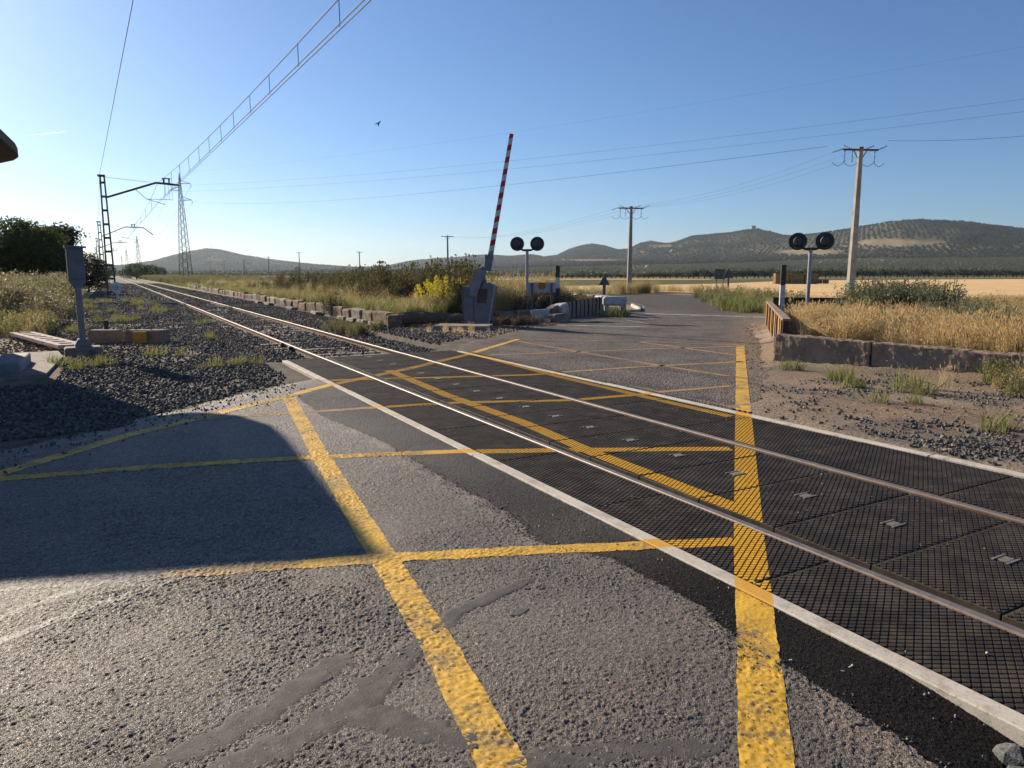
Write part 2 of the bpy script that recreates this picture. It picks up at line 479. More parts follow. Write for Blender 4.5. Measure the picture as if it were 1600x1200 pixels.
colr = t.mix(t.ramp(vc.outputs[0], .35, .95, 0, 1), colr, t.mix(.75, colr, (.02, .02, .02)))
colr = t.mix(t.ramp(vc.outputs[1], .8, 1.0, 0, .6), colr, (.30, .27, .235))
ASPHF = t.bsdf(colr, .85, 0, .15, t.bump(t.math('SUBTRACT', 1.0, v), 1.0, .02))

def flat_poly(name, poly, z, mat, kind='structure', step=None, zf=None):
    me = bpy.data.meshes.new(name); bm = bmesh.new()
    vs = [bm.verts.new((x, y, z)) for x, y in poly]
    f = bm.faces.new(vs); bmesh.ops.triangulate(bm, faces=[f])
    bmesh.ops.recalc_face_normals(bm, faces=bm.faces[:])
    if sum(q.normal.z for q in bm.faces) < 0: bmesh.ops.reverse_faces(bm, faces=bm.faces[:])
    bm.to_mesh(me); bm.free()
    o = link(name, me, mat); o['kind'] = kind; return o
flat_poly('far_road', FAR_ROAD, 0.0, ASPHF)
flat_poly('road_bed', [(-12, -9), (2.2, -9), (2.2, .98), (-.97, .98), (-.97, 4.25), (-1.8, 4.25), (-1.8, 7.4), (-12, -1.6)], -.012, ASPHF)

# ---- painted lines: strips that follow the asphalt relief
def paint_mat(name, col, under, wear=.5, fine=150, lo=.40, hi=.60):
    t = NT(name)
    a = t.noise(2.3, 5, None, .65); b_ = t.noise(fine, 4, None, .7); c_ = t.noise(23, 4, None, .7)
    s_ = t.math('ADD', t.math('ADD', t.math('MULTIPLY', a, .9), t.math('MULTIPLY', b_, .55)), t.math('MULTIPLY', c_, .7))
    m_ = t.ramp(s_, lo + .55, hi + .62)
    w_ = t.math('MULTIPLY', m_, wear)
    colr = t.mix(w_, t.mix(t.ramp(t.noise(6, 4), .3, .7), col, tuple(q * .72 for q in col)), under)
    return t.bsdf(colr, .62, 0, .4, t.bump(t.noise(300, 4, None, .7), .6, .003))
YCOL = (.72, .42, .035)
YPAINT = paint_mat('yellow_paint', YCOL, (.10, .085, .07), .95, fine=95, lo=.50, hi=.68)
YGONE = paint_mat('almost_gone_yellow', (.42, .26, .06), (.15, .13, .115), 1.0, lo=.10, hi=.36)
YFADE = paint_mat('faded_yellow_paint', (.50, .29, .045), (.14, .12, .105), 1.0, lo=.40, hi=.64)
WFADE = paint_mat('worn_white_paint', (.36, .34, .31), (.15, .13, .115), 1.0, lo=.30, hi=.56)
SEALW = 1.55
WPAINT = paint_mat('white_paint', (.66, .65, .62), (.13, .115, .10), .9, lo=.42, hi=.62)

def strip(name, pts, w, mat, zfun, step, label=None, clip=None, jag=.012, off=.0022):
    pts = [np.array(p, float) for p in pts]
    seg = [np.linalg.norm(pts[i + 1] - pts[i]) for i in range(len(pts) - 1)]
    cum = np.concatenate([[0], np.cumsum(seg)])
    n = max(2, int(cum[-1] / step)); m = max(3, int(w / (step if step < .03 else w / 3)) + 1)
    sv = np.linspace(0, cum[-1], n)
    px = np.interp(sv, cum, [p[0] for p in pts]); py = np.interp(sv, cum, [p[1] for p in pts])
    tx = np.gradient(px); ty = np.gradient(py); l = np.hypot(tx, ty); tx /= l; ty /= l
    k = max(1, int(.5 / step)); ker = np.ones(k) / k
    if n > 3 * k:
        tx = np.convolve(np.pad(tx, k, mode='edge'), ker, 'same')[k:-k]; ty = np.convolve(np.pad(ty, k, mode='edge'), ker, 'same')[k:-k]
    v = np.linspace(-.5, .5, m)
    U = np.repeat(sv, m); Vv = np.tile(v, n)
    wob = jag * (fbm(U * 14, Vv * 0 + 3.3, 3, len(name)) - .5) * 2 * np.abs(Vv) * 2
    PX = np.repeat(px, m) + np.repeat(ty, m) * (Vv * w + np.sign(Vv) * wob)
    PY = np.repeat(py, m) - np.repeat(tx, m) * (Vv * w + np.sign(Vv) * wob)
    F = grid_faces(m, n)
    if clip is not None:
        ok = clip(PX, PY); F = F[ok[F].all(1)]
    if len(F) == 0: return None
    me = np_mesh(name, np.stack([PX, PY, zfun(PX, PY) + off], 1), F[:, ::-1])
    o = link(name, me, mat); o['kind'] = 'structure'
    return o
nz = lambda x, y: near_z(x, y)[0]
for k_, (pts, w) in YEL.items():
    xsv = [p[0] for p in pts]
    if min(xsv) < 2.8:
        strip('yellow_marking', pts, w, YPAINT if k_ in 'abcde' else YFADE, nz, .0085, clip=lambda x, y: x < 2.846)
    if max(xsv) > 6.72:
        strip('yellow_marking', pts, w, YPAINT if k_ in 'ae' else YFADE, lambda x, y: 0 * x, .05, clip=lambda x, y: x > 6.72, off=.004)
strip('yellow_marking', [(-1.2, 4.75), (.25, 4.27)], .14, YGONE, nz, .0085, off=.0003)
strip('yellow_marking', [(.12, 4.305), (.28, 4.26), (.86, 4.075)], .14, YFADE, nz, .0085, jag=.03)
for pts, w in (([(-1.0, 3.55), (-.58, 3.87), (-.28, 4.03), (.08, 4.17), (.34, 4.29)], .075), ([(-1.0, 3.78), (-.61, 4.14), (-.37, 4.29), (-.12, 4.38)], .06), ([(-.9, 7.85), (.3, 9.0), (1.6, 10.15)], .07)):
    strip('worn_white_marking', pts, w, WFADE, nz, .0085, off=.0003)
for pts, w in (([(12.9, 20.0), (15.0, 17.8)], .16), ([(17.6, 23.9), (15.9, 18.9)], .12), ([(20.0, 24.0), (22.5, 19.5)], .32), ([(20.6, 24.6), (23.0, 20.1)], .10),
               ([(18.6, 22.6), (17.9, 21.0), (18.4, 20.2)], .14), ([(15.4, 22.2), (17.2, 21.6)], .12), ([(22.9, 27.6), (25.0, 30.2), (26.8, 33.4), (28.4, 38.8)], .10),
               ([(24.9, 22.9), (25.3, 23.4)], .14), ([(25.6, 23.8), (26.0, 24.3)], .14), ([(26.3, 24.7), (26.8, 25.3)], .14), ([(27.2, 26.0), (29.0, 28.3), (34.1, 34.1), (37.2, 38.6), (39.6, 43.2)], .11)):
    strip('white_marking', pts, w, WPAINT if w > .14 else WFADE, lambda x, y: 0 * x, .05, off=.004)

# ---- crack sealant: smooth bitumen smears
SEAL = simple('bitumen_sealant', (.058, .054, .051), (.082, .075, .069), 14, .78, 0, .35, .8, 150, .004, dirt=(.125, .11, .095), dscale=11)
def smear(pts, w):
    w *= SEALW; n = 150; pts = np.array(pts, float)
    u = np.linspace(0, len(pts) - 1, n); px = np.interp(u, range(len(pts)), pts[:, 0]); py = np.interp(u, range(len(pts)), pts[:, 1])
    tx, ty = np.gradient(px), np.gradient(py); l = np.hypot(tx, ty); tx /= l; ty /= l
    m = 26; v = np.linspace(-1, 1, m)
    ends = np.clip(np.minimum(u, len(pts) - 1 - u) / .35, 0, 1) ** .5
    wl = w * (.25 + 1.5 * fbm(u * 3.1 + px[0] * 9, u * 0 + 1, 6, 3)) * ends; wr = w * (.25 + 1.5 * fbm(u * 2.7 + 40 + px[0] * 9, u * 0 + 2, 6, 4)) * ends
    PX, PY, PZ = [], [], []
    for i in range(n):
        off = np.where(v < 0, v * wl[i], v * wr[i])
        PX.append(px[i] + ty[i] * off); PY.append(py[i] - tx[i] * off); PZ.append(.0028 - .0065 * np.abs(v) ** 5)
    PX, PY, PZ = map(np.concatenate, (PX, PY, PZ))
    z = PZ + .012 * (fbm(PX * 1.3, PY * 1.3, 3, 61) - .5) + .0016 * (fbm(PX * 30, PY * 30, 3, 8) - .5)
    me = np_mesh('crack_sealant', np.stack([PX, PY, z], 1), grid_faces(m, n)[:, ::-1]); me.shade_smooth()
    o = link('crack_sealant', me, SEAL); o['kind'] = 'structure'
smear([(-.25, 2.50), (-.02, 2.56), (.24, 2.61), (.47, 2.74), (.67, 2.89), (.82, 2.95)], .050)
smear([(.0, 2.36), (.24, 2.42), (.44, 2.46), (.69, 2.56), (.91, 2.73), (1.15, 2.93)], .055)
smear([(.64, 2.57), (.83, 2.39), (.96, 2.21), (1.03, 2.10)], .050)
smear([(1.22, 2.95), (1.41, 3.09), (1.65, 3.16), (1.96, 3.24)], .040)
smear([(1.08, 1.97), (1.39, 1.87), (1.63, 1.77), (1.80, 1.66)], .050)
smear([(1.62, 2.92), (1.74, 2.94)], .022)
# ------------------------------------------------------------------ crossing deck, kerbs, rails, sleepers
def paint_mask(t):
    """world-space mask of the yellow lines where they run over the deck and its kerbs"""
    sx = t.N('SeparateXYZ'); t.L(t.pos(), sx.inputs[0]); x, y = sx.outputs[0], sx.outputs[1]
    tot = None
    for pts, w in YEL.values():
        for p, q in zip(pts[:-1], pts[1:]):
            if max(p[0], q[0]) < 2.7 or min(p[0], q[0]) > 6.8: continue
            L = math.hypot(q[0] - p[0], q[1] - p[1]); dx, dy = (q[0] - p[0]) / L, (q[1] - p[1]) / L
            mx, my = (p[0] + q[0]) / 2, (p[1] + q[1]) / 2
            al = t.math('MULTIPLY_ADD', x, dx, t.math('MULTIPLY_ADD', y, dy, -(mx * dx + my * dy)))
            ac = t.math('MULTIPLY_ADD', x, dy, t.math('MULTIPLY_ADD', y, -dx, -(mx * dy - my * dx)))
            k = t.math('MULTIPLY', t.math('LESS_THAN', t.math('ABSOLUTE', al), L / 2 + .01), t.math('LESS_THAN', t.math('ABSOLUTE', ac), w / 2))
            tot = k if tot is None else t.math('MAXIMUM', tot, k)
    return tot
t = NT('rubber')
sz = t.N('SeparateXYZ'); t.L(t.objco(), sz.inputs[0])
top = t.ramp(sz.outputs[2], -.006, -.001)
base = t.mix(t.ramp(t.noise(1.3, 5), .35, .7), (.027, .0225, .018), (.045, .037, .029))
dusty = t.mix(t.math('MULTIPLY', t.ramp(t.noise(4.2, 6, None, .72), .44, .72), .75), base, (.115, .088, .062))
sy = t.N('SeparateXYZ'); t.L(t.pos(), sy.inputs[0])
worn = t.ramp(t.noise(.9, 4), .3, .65)
faded = t.math('MULTIPLY', t.ramp(sy.outputs[1], 3.2, 9.0, 1.0, .72), t.ramp(t.noise(17, 4, None, .7), .26, .42, .45, 1))
pm = t.math('MULTIPLY', t.math('MULTIPLY', paint_mask(t), top), faded)
colr = t.mix(pm, dusty, t.mix(t.ramp(t.noise(40, 3), .3, .7), YCOL, (.50, .25, .02)))
RUBBER = t.bsdf(colr, .72, 0, .18, t.bump(t.noise(260, 3), .35, .002))
t = NT('kerb_concrete')
base = t.mix(t.ramp(t.noise(2.2, 5), .3, .7), (.46, .42, .35), (.56, .52, .44))
base = t.mix(t.ramp(t.noise(70, 4, None, .7), .56, .70, 0, .7), base, (.13, .11, .10))
base = t.mix(t.ramp(t.noise(7, 6, None, .7), .50, .70, 0, .65), base, (.20, .165, .13))
colr = t.mix(t.math('MULTIPLY', paint_mask(t), t.ramp(t.noise(25, 4), .25, .45, .55, 1)), base, (.58, .30, .04))
KERB = t.bsdf(colr, .8, 0, .3, t.bump(t.noise(120, 5, None, .7), .4, .003))

def panel_mesh(name, wx, ly, thick=.14):
    """rubber panel: flat slab whose top carries rows of raised rhombic studs"""
    a = .0343; b = .0206; g = .0032; h = .0052; edge = .012
    mb = MB()
    mb.box((0, 0, -h - thick / 2), (wx - .006, ly - .006, thick), .004)
    V = []; Fq = []
    nx = int(wx / 2 / a) + 2; ny = int(ly / 2 / b) + 2
    for i in range(-2 * nx, 2 * nx + 1):
        for j in range(-2 * ny, 2 * ny + 1):
            if (i + j) % 2: continue
            cx, cy = i * a, j * b
            if abs(cx) > wx / 2 - edge or abs(cy) > ly / 2 - edge: continue
            def ring(s, z):
                pts = [(cx - a * s, cy), (cx, cy - b * s), (cx + a * s, cy), (cx, cy + b * s)]
                return [(min(max(x, -wx / 2 + .005), wx / 2 - .005), min(max(y, -ly / 2 + .005), ly / 2 - .005), z) for x, y in pts]
            n = len(V); s1 = 1 - g / (a * b / math.hypot(a, b)); s2 = s1 - .075
            V += ring(s1, -h - .002) + ring(s2, 0.0)
            Fq += [(n + 4, n + 5, n + 6, n + 7)] + [(n + k, n + (k + 1) % 4, n + 4 + (k + 1) % 4, n + 4 + k) for k in range(4)]
    mb.add(V, Fq)
    return mb.mesh(name)

deck = thing('crossing_deck', 'black studded rubber level-crossing deck laid between and beside the two rails', 'crossing deck')
CP = .713
wC = 5.335 - 3.80
m_c = panel_mesh('panel', wC, CP)
PLATE = simple('plate_grey', (.22, .205, .175), (.14, .13, .11), 30, .6, .2, .4)
pl = MB()
for dy in (-.042, .042): pl.box((0, dy, -.001), (.145, .017, .008), .002)
pl.box((0, 0, -.0055), (.10, .062, .006))
for dx in (-.034, -.011, .012, .035): pl.box((dx, 0, -.0005), (.010, .050, .006), .001)
m_pl = pl.mesh('lifting_plate')
for k in range(-5, 18):
    y = 2.09 + CP * k
    o = link('panel', m_c, RUBBER, deck, (4.5675 + .001 * math.sin(k * 3), y, -.004 - .003 * abs(math.sin(k * 1.7))))
    p = link('lifting_plate', m_pl, PLATE, o, (0, 0, .0035), (0, 0, 0))
    p['label'] = 'small pale slotted lifting plate'
m_l = panel_mesh('panel', 3.644 - 2.965, 1.487)
m_r = panel_mesh('panel', 6.58 - 5.476, 1.44)
for k in range(-3, 8):
    link('panel', m_l, RUBBER, deck, ((3.644 + 2.965) / 2, 2.60 + 1.487 * (k + .5), -.003 - .003 * abs(math.sin(k * 2.3))))
for k in range(-4, 8):
    link('panel', m_r, RUBBER, deck, ((6.58 + 5.476) / 2, 3.02 + 1.44 * (k + .5), -.004 - .003 * abs(math.sin(k * 1.1))))

kl = thing('concrete_edge_kerb', 'pale concrete kerb along the near edge of the rubber deck', 'kerb')
for y0, y1, dz in ((1.17, 5.86, .004), (5.872, 10.15, -.002), (10.165, 14.45, -.012)):
    MB().box((2.902, (y0 + y1) / 2, -.145 + dz), (.106, y1 - y0, .30), .006).build('kerb_stone', KERB, kl)
kr = thing('concrete_edge_kerb', 'narrow pale concrete kerb along the far edge of the rubber deck', 'kerb')
for y0, y1, dz in ((-1.5, 3.75, .002), (3.77, 8.9, -.004), (8.912, 14.3, -.010)):
    MB().box((6.645, (y0 + y1) / 2, -.145 + dz), (.10, y1 - y0, .30), .006).build('kerb_stone', KERB, kr)

# rails
t = NT('rail_steel')
sz = t.N('SeparateXYZ'); t.L(t.pos(), sz.inputs[0])
shine = t.ramp(sz.outputs[2], -.013, -.007)
rust = t.mix(t.ramp(t.noise(9, 5), .35, .65), (.115, .068, .043), (.19, .125, .085))
colr = t.mix(shine, rust, t.mix(t.ramp(t.noise(14, 4), .3, .7), (.24, .215, .19), (.16, .13, .105)))
met = t.math('MULTIPLY', shine, .35)
ro = t.ramp(shine, 0, 1, .8, .46)
RAIL = t.bsdf(colr, ro, met, .4, t.bump(t.noise(60, 3), .2, .002))
prof = [(-.036, -.012), (-.026, -.001), (.026, -.001), (.036, -.012), (.035, -.040), (.011, -.052), (.009, -.130), (.07, -.150), (.07, -.160), (-.07, -.160), (-.07, -.150), (-.009, -.130), (-.011, -.052), (-.035, -.040)]
track = thing('railway_track', 'single railway track of two steel rails on concrete sleepers', 'railway track')
ends = [-12, 14, 40, 90, 160, 260, 420]
def rail_x(y): return -.00011 * max(0, y - 150) ** 1.75
for xr in (RAIL_L, RAIL_R):
    mb = MB(); n = len(prof); V = []; Fs = []
    for i, y in enumerate(ends):
        V += [(xr + rail_x(y) + px, y, pz - .005) for px, pz in prof]
    for i in range(len(ends) - 1):
        for k in range(n): Fs.append((i * n + k, i * n + (k + 1) % n, (i + 1) * n + (k + 1) % n, (i + 1) * n + k))
    mb.add(V, Fs).build('rail', RAIL, track)
for dy, dz in ((0, 0),):
    pass
# fishplate joint boxes on the near rail
JB = simple('joint_iron', (.035, .03, .027), (.06, .045, .035), 20, .7, .3)
for y in (17.3, 18.25):
    MB().box((RAIL_L - .07, y, -.075), (.09, .14, .13), .012).build('joint_block', JB, track)
# sleepers (tops show through the ballast beside the rails)
SLEEP = simple('sleeper_concrete', (.30, .265, .225), (.19, .165, .14), 7, .9, 0, .3, .4, 60, .004)
ms = MB().box((0, 0, 0), (2.6, .26, .16), .03).mesh('sleeper')
for k in range(130):
    y = 14.95 + .6 * k
    link('sleeper', ms, SLEEP, track, (4.56 + random.uniform(-.02, .02), y, -.205 + random.uniform(-.012, .018)), (0, 0, random.uniform(-.008, .008)))
# ------------------------------------------------------------------ shared object materials
GALV = simple('galvanised', (.30, .31, .325), (.22, .23, .245), 8, .5, .35, .5, .15, 40, .002)
GREYP = simple('grey_painted_steel', (.145, .165, .205), (.11, .126, .158), 3, .5, .1, .5, .12, 50, .002, dirt=(.11, .10, .09), dscale=4)
GREYL = simple('light_grey_paint', (.20, .215, .235), (.15, .16, .175), 5, .5, .1, .5, .1, 60, .002)
BLACKP = simple('black_paint', (.010, .010, .011), (.018, .018, .019), 6, .45, 0, .5)
WHITEP = simple('white_enamel', (.62, .62, .61), (.50, .50, .48), 6, .6, 0, .4, dirt=(.30, .28, .25), dscale=7)
CONC = simple('weathered_concrete', (.26, .235, .20), (.175, .155, .13), 4, .9, 0, .25, .6, 45, .006, dirt=(.12, .10, .08), dscale=3)
CONCD = simple('stained_concrete', (.29, .225, .165), (.185, .14, .105), 3, .95, 0, .2, .8, 30, .012, dirt=(.30, .24, .18), dscale=16)
CONCW = simple('whitewashed_concrete', (.50, .50, .49), (.40, .39, .37), 5, .9, 0, .25, .5, 40, .006, dirt=(.26, .24, .21), dscale=6)
POLEC = simple('pole_concrete', (.31, .295, .265), (.235, .222, .20), 2.0, .85, 0, .3, .3, 30, .004)
WOODO = simple('old_timber', (.145, .105, .075), (.085, .065, .05), 12, .9, 0, .2, .7, 35, .008)
BRICKS = simple('reddish_block', (.19, .125, .085), (.12, .085, .062), 3, .95, 0, .2, .8, 26, .012, dirt=(.30, .24, .17), dscale=4)
IRON = simple('dark_iron', (.06, .06, .064), (.085, .078, .074), 10, .6, .4, .4)
LATT = simple('lattice_steel', (.055, .057, .062), (.04, .04, .044), 6, .7, .1, .3)
GREYM = simple('mid_grey_steel', (.19, .21, .25), (.145, .162, .195), 3, .5, .1, .5, .12, 50, .002, dirt=(.11, .10, .09), dscale=4)
WIRE = simple('wire', (.035, .035, .04), None, 1, .8, .0, .2)

def roughen(me, amp, sc=3.0, seed=0, cuts=2):
    """break up the faces of a block so it reads as cast or weathered material"""
    bm = bmesh.new(); bm.from_mesh(me)
    bmesh.ops.subdivide_edges(bm, edges=bm.edges[:], cuts=cuts, use_grid_fill=True)
    from mathutils import noise
    for v in bm.verts:
        v.co += noise.noise_vector(v.co * sc + Vector((seed * 7.1, seed * 3.3, 0))) * amp + noise.noise_vector(v.co * sc * 4 + Vector((seed, 5, 1))) * amp * .4
    bmesh.ops.recalc_face_normals(bm, faces=bm.faces[:])
    bm.to_mesh(me); bm.free(); me.update(); return me

# ------------------------------------------------------------------ keeper's hut at the left edge
PINK = simple('pink_render', (.40, .25, .20), (.33, .205, .165), 2, .95, 0, .2, .4, 60, .004, dirt=(.22, .16, .13), dscale=3)
SOFF = simple('brown_soffit', (.125, .088, .066), (.090, .064, .050), 5, .8, 0, .3, .3, 30, .003)
hut = thing('keepers_hut', 'pink rendered crossing keeper hut with a brown overhanging roof', 'hut', (0, 0, 0))
hx0, hx1, hy0, hy1 = -5.6, -2.08, 13.25, 17.55
wl_ = MB()
wl_.prism([(hx0, 0), (hx1, 0), (hx1, 3.80), (hx0, 3.25)], hy0, hy1)
wl_.build('wall', PINK, hut, (0, 0, -.1))
rf = MB()
def rz_(x): return 3.93 + .155 * (x + 1.38)
plan = [(-6.2, 13.0), (-1.5, 12.86), (-1.36, 16.5), (-1.38, 17.15), (-1.50, 17.55), (-1.78, 17.84), (-2.25, 17.97), (-6.2, 17.97)]
n_ = len(plan)
rf.add([(x, y, rz_(x)) for x, y in plan] + [(x, y, rz_(x) + .16) for x, y in plan], [tuple(range(n_ - 1, -1, -1)), tuple(range(n_, 2 * n_))] + [(k, (k + 1) % n_, (k + 1) % n_ + n_, k + n_) for k in range(n_)])
rf.build('roof', SOFF, hut)
dr = MB().box((hx1 + .012, 15.4, 1.0), (.05, .9, 2.05), .008).build('door', WOODO, hut)
MB().tube([(hx1 + .05, 15.72, 1.0), (hx1 + .09, 15.72, 1.0)], .012).build('handle', IRON, dr)
wd = MB().box((hx1 + .012, 16.7, 1.55), (.04, .7, .9), .006).build('window', WHITEP, hut)
MB().box((hx1 + .036, 16.7, 1.55), (.012, .56, .76)).build('pane', simple('dark_glass', (.02, .025, .03), None, 1, .1, 0, .6), wd)
tag(MB().box((-1.68, 15.55, .04), (.44, 1.9, .30), .02).build('door_step', simple('blue_grey_step', (.25, .255, .265), (.18, .185, .195), 4, .8, 0, .3, .4, 50, .004)), 'grey concrete door step below the pink hut wall', 'step')
flat = MB().slab([(-2.05, 18.5), (-1.12, 18.55), (-.98, 17.2), (-1.08, 14.3), (-2.05, 13.6)], -.2, .012)
tag(flat.build('concrete_apron', CONC), 'low pale concrete apron slab beside the hut step', 'slab')

# ------------------------------------------------------------------ relay box on a post
cx, cy = -.62, 17.75
cb = thing('relay_cabinet', 'dark grey metal relay box on a single post with concrete foot', 'relay box', (cx, cy, 0), R(4))
MB().box((0, 0, .02), (.70, .50, .26), .035).build('footing', CONC, cb)
p = MB(); p.box((0, 0, .165), (.30, .26, .03), .005); p.prism([(-.16, .18), (.16, .18), (.085, .32), (-.085, .32)], -.10, .10)
p.build('base_plate', GREYL, cb)
MB().box((0, 0, .86), (.125, .11, 1.36), .012).build('post', GREYL, cb)
MB().prism([(-.17, 1.58), (.17, 1.58), (.08, 1.40), (-.08, 1.40)], -.08, .08).build('bracket', GREYP, cb)
bx = MB().box((0, -.0, 1.90), (.315, .22, .66), .012).build('cabinet', GREYP, cb)
MB().box((0, -.118, 1.89), (.27, .012, .58), .004).build('door', GREYP, bx)
MB().prism([(-.18, 2.232), (.215, 2.232), (.215, 2.262), (-.18, 2.285)], -.15, .14).build('lid', GREYP, cb)

# ------------------------------------------------------------------ blocks, bollard and cable trough on the left gravel
b1 = roughen(MB().box((0, 0, 0), (.72, .42, .46), .05).mesh('concrete_block'), .012, 4, 3)
tag(link('concrete_block', b1, CONCD, None, (-.22, 20.75, .06), (0, 0, R(-27))), 'mossy dark concrete block beside the relay box post', 'concrete block')
blk = thing('block_with_box', 'concrete block carrying a small yellow metal box on its face', 'concrete block', (.72, 20.25, 0), R(-27))
link('block', roughen(MB().box((0, 0, .06), (.98, .40, .46), .04).mesh('block'), .010, 4, 5), CONCD, blk)
YBOX = simple('ochre_paint', (.46, .26, .03), (.38, .21, .03), 8, .55, 0, .4, dirt=(.25, .15, .05), dscale=9)
yb = MB(); yb.box((-.08, -.245, .08), (.34, .09, .36), .012); yb.box((-.08, -.25, -.10), (.40, .10, .03), .006)
yb.build('box', YBOX, blk)
for dx in (-.26, .12): MB().tube([(dx, -.05, .28), (dx, -.05, .37)], .014).build('bolt', IRON, blk)
tag(MB().tube([(-.2, 22.4, -.1), (-.2, 22.4, .42), (-.2, 22.4, .44)], [.055, .055, .045], 10).build('iron_bollard', BLACKP), 'short black iron stub standing behind the mossy block', 'bollard')
PALE = simple('pale_concrete', (.43, .39, .33), (.35, .31, .26), 5, .9, 0, .25, .4, 50, .004, dirt=(.24, .20, .16), dscale=6)
tr = thing('cable_trough_lid', 'pale slotted concrete trough lid lying beside the weeds', 'trough lid', (-1.55, 20.9, .10), math.atan2(-5.1, 1.45))
for s_ in (-.2, .2): MB().box((0, s_, 0), (5.0, .12, .09), .01).build('side_beam', PALE, tr)
for k in range(9): MB().box((-2.35 + .5875 * k, 0, .001), (.30, .30, .08), .008).build('rung', PALE, tr)

# ------------------------------------------------------------------ barrier
ux, uy = .80, -.60
bang = math.atan2(uy, ux)
bx0, by0 = spot(B(747), 23.6)
bar = thing('level_crossing_barrier', 'raised red and white level-crossing barrier on a grey steel pedestal', 'barrier', (bx0, by0, 0), bang)
PX = lambda u: (u - 747) / 1123.3 * 23.6 * 1.03
PZ = lambda v: EYE - (v - 428) / 1123.3 * 23.6
def pp(*q): return [(PX(u), PZ(v)) for u, v in q]
mb = MB(); mb.prism(pp((724.5, 507), (759, 507), (758, 447.5), (724.5, 446.5)), -.26, .26); mb.build('pedestal', GREYP, bar)
mb = MB(); mb.prism(pp((745, 506), (766, 506), (775, 447.5), (768, 443), (758, 440), (750, 461)), -.30, -.262); mb.prism(pp((752, 506), (766, 506), (775, 447.5), (764, 441)), -.262, .24); mb.build('side_housing', GREYP, bar)
mb = MB(); mb.prism(pp((736, 461), (747.5, 462), (756, 438), (761, 427), (761, 420), (757, 417), (748.5, 422), (737, 444)), -.36, -.305); mb.prism(pp((737.5, 459), (746.5, 460), (755, 437), (760, 426), (756.5, 418.5), (749, 423.5), (738.5, 445)), -.305, .10); mb.build('drive_hood', GREYM, bar)
dp = MB(); dp.prism(pp((747.5, 472.5), (761.5, 473), (764, 451), (751, 450)), -.318, -.3005); dp.build('access_door', simple('brown_door', (.075, .048, .035), (.05, .035, .028), 6, .6, .1), bar)
for v in (455.5, 467): MB().tube([(PX(757), -.325, PZ(v)), (PX(757), -.305, PZ(v))], .022, 10).build('lock', IRON, bar)
mb = MB(); mb.prism(pp((758.5, 411), (769, 423), (766, 424), (757, 421)), -.14, -.02); mb.prism(pp((759.5, 422), (767.5, 422), (771.5, 400), (759, 399), (758.5, 412)), -.13, -.03); mb.build('arm_clamp', GREYP, bar)
WEDGE = simple('counterweight', (.07, .075, .09), None, 1, .5, .2)
MB().box((PX(751), .18, PZ(440)), (.30, .16, .42), .03, Matrix.Rotation(R(-20), 4, 'Y')).build('counterweight', GREYP, bar)
t = NT('barrier_stripes')
sx = t.N('SeparateXYZ'); t.L(t.objco(), sx.inputs[0])
ph = t.math('ADD', t.math('MULTIPLY', sx.outputs[2], 1 / .375), t.math('MULTIPLY', sx.outputs[0], -1.35))
k = t.math('GREATER_THAN', t.math('FRACT', ph), .5)
STRIPE = t.bsdf(t.mix(k, t.mix(t.ramp(t.noise(7, 3), .3, .7), (.60, .58, .55), (.50, .48, .45)), (.36, .022, .028)), .5, 0, .4)
p0 = Vector((PX(765), -.08, PZ(411))); p1 = Vector((PX(799), -.08, PZ(220)))
L_ = (p1 - p0).length; q = (p1 - p0).to_track_quat('Z', 'Y')
am = MB()
am.prism([(-.085, .0), (.085, .0), (.085, .36), (-.085, .36)], -.03, .03)
tilt = math.atan2(p1.x - p0.x, p1.z - p0.z)
o = am.build('arm_socket', GREYM, bar, p0, (0, tilt, 0))
am = MB(); am.prism([(-.082, .361), (.082, .361), (.060, L_), (-.060, L_)], -.026, .026)
arm = am.build('arm', STRIPE, bar, p0, (0, tilt, 0))
for u, v0, v1 in ((741.5, 463, 505), (726.5, 448, 506)):
    MB().box((PX(u), -.268, PZ((v0 + v1) / 2)), (.012, .018, abs(PZ(v1) - PZ(v0))), 0).build('seam', IRON, bar)
for u, v in ((728, 452), (728, 500), (738, 500), (754, 480), (762, 497), (769, 452)):
    MB().tube([(PX(u), -.31, PZ(v)), (PX(u), -.255, PZ(v))], .014, 6).build('bolt', IRON, bar)
mb = MB(); mb.prism(pp((764.5, 505), (766.5, 505), (775.8, 447.5), (773.4, 447.5)), -.312, -.30); mb.build('edge_strip', GALV, bar)
bslab = roughen(MB().box((0, 0, 0), (1.75, .95, .24), .03).mesh('concrete_plinth'), .015, 3, 2)
sx_, sy_ = spot(B(723), 21.9)
tag(link('concrete_plinth', bslab, CONC, None, (sx_, sy_, .02), (0, 0, bang)), 'flat weathered concrete plinth in front of the barrier pedestal', 'plinth')

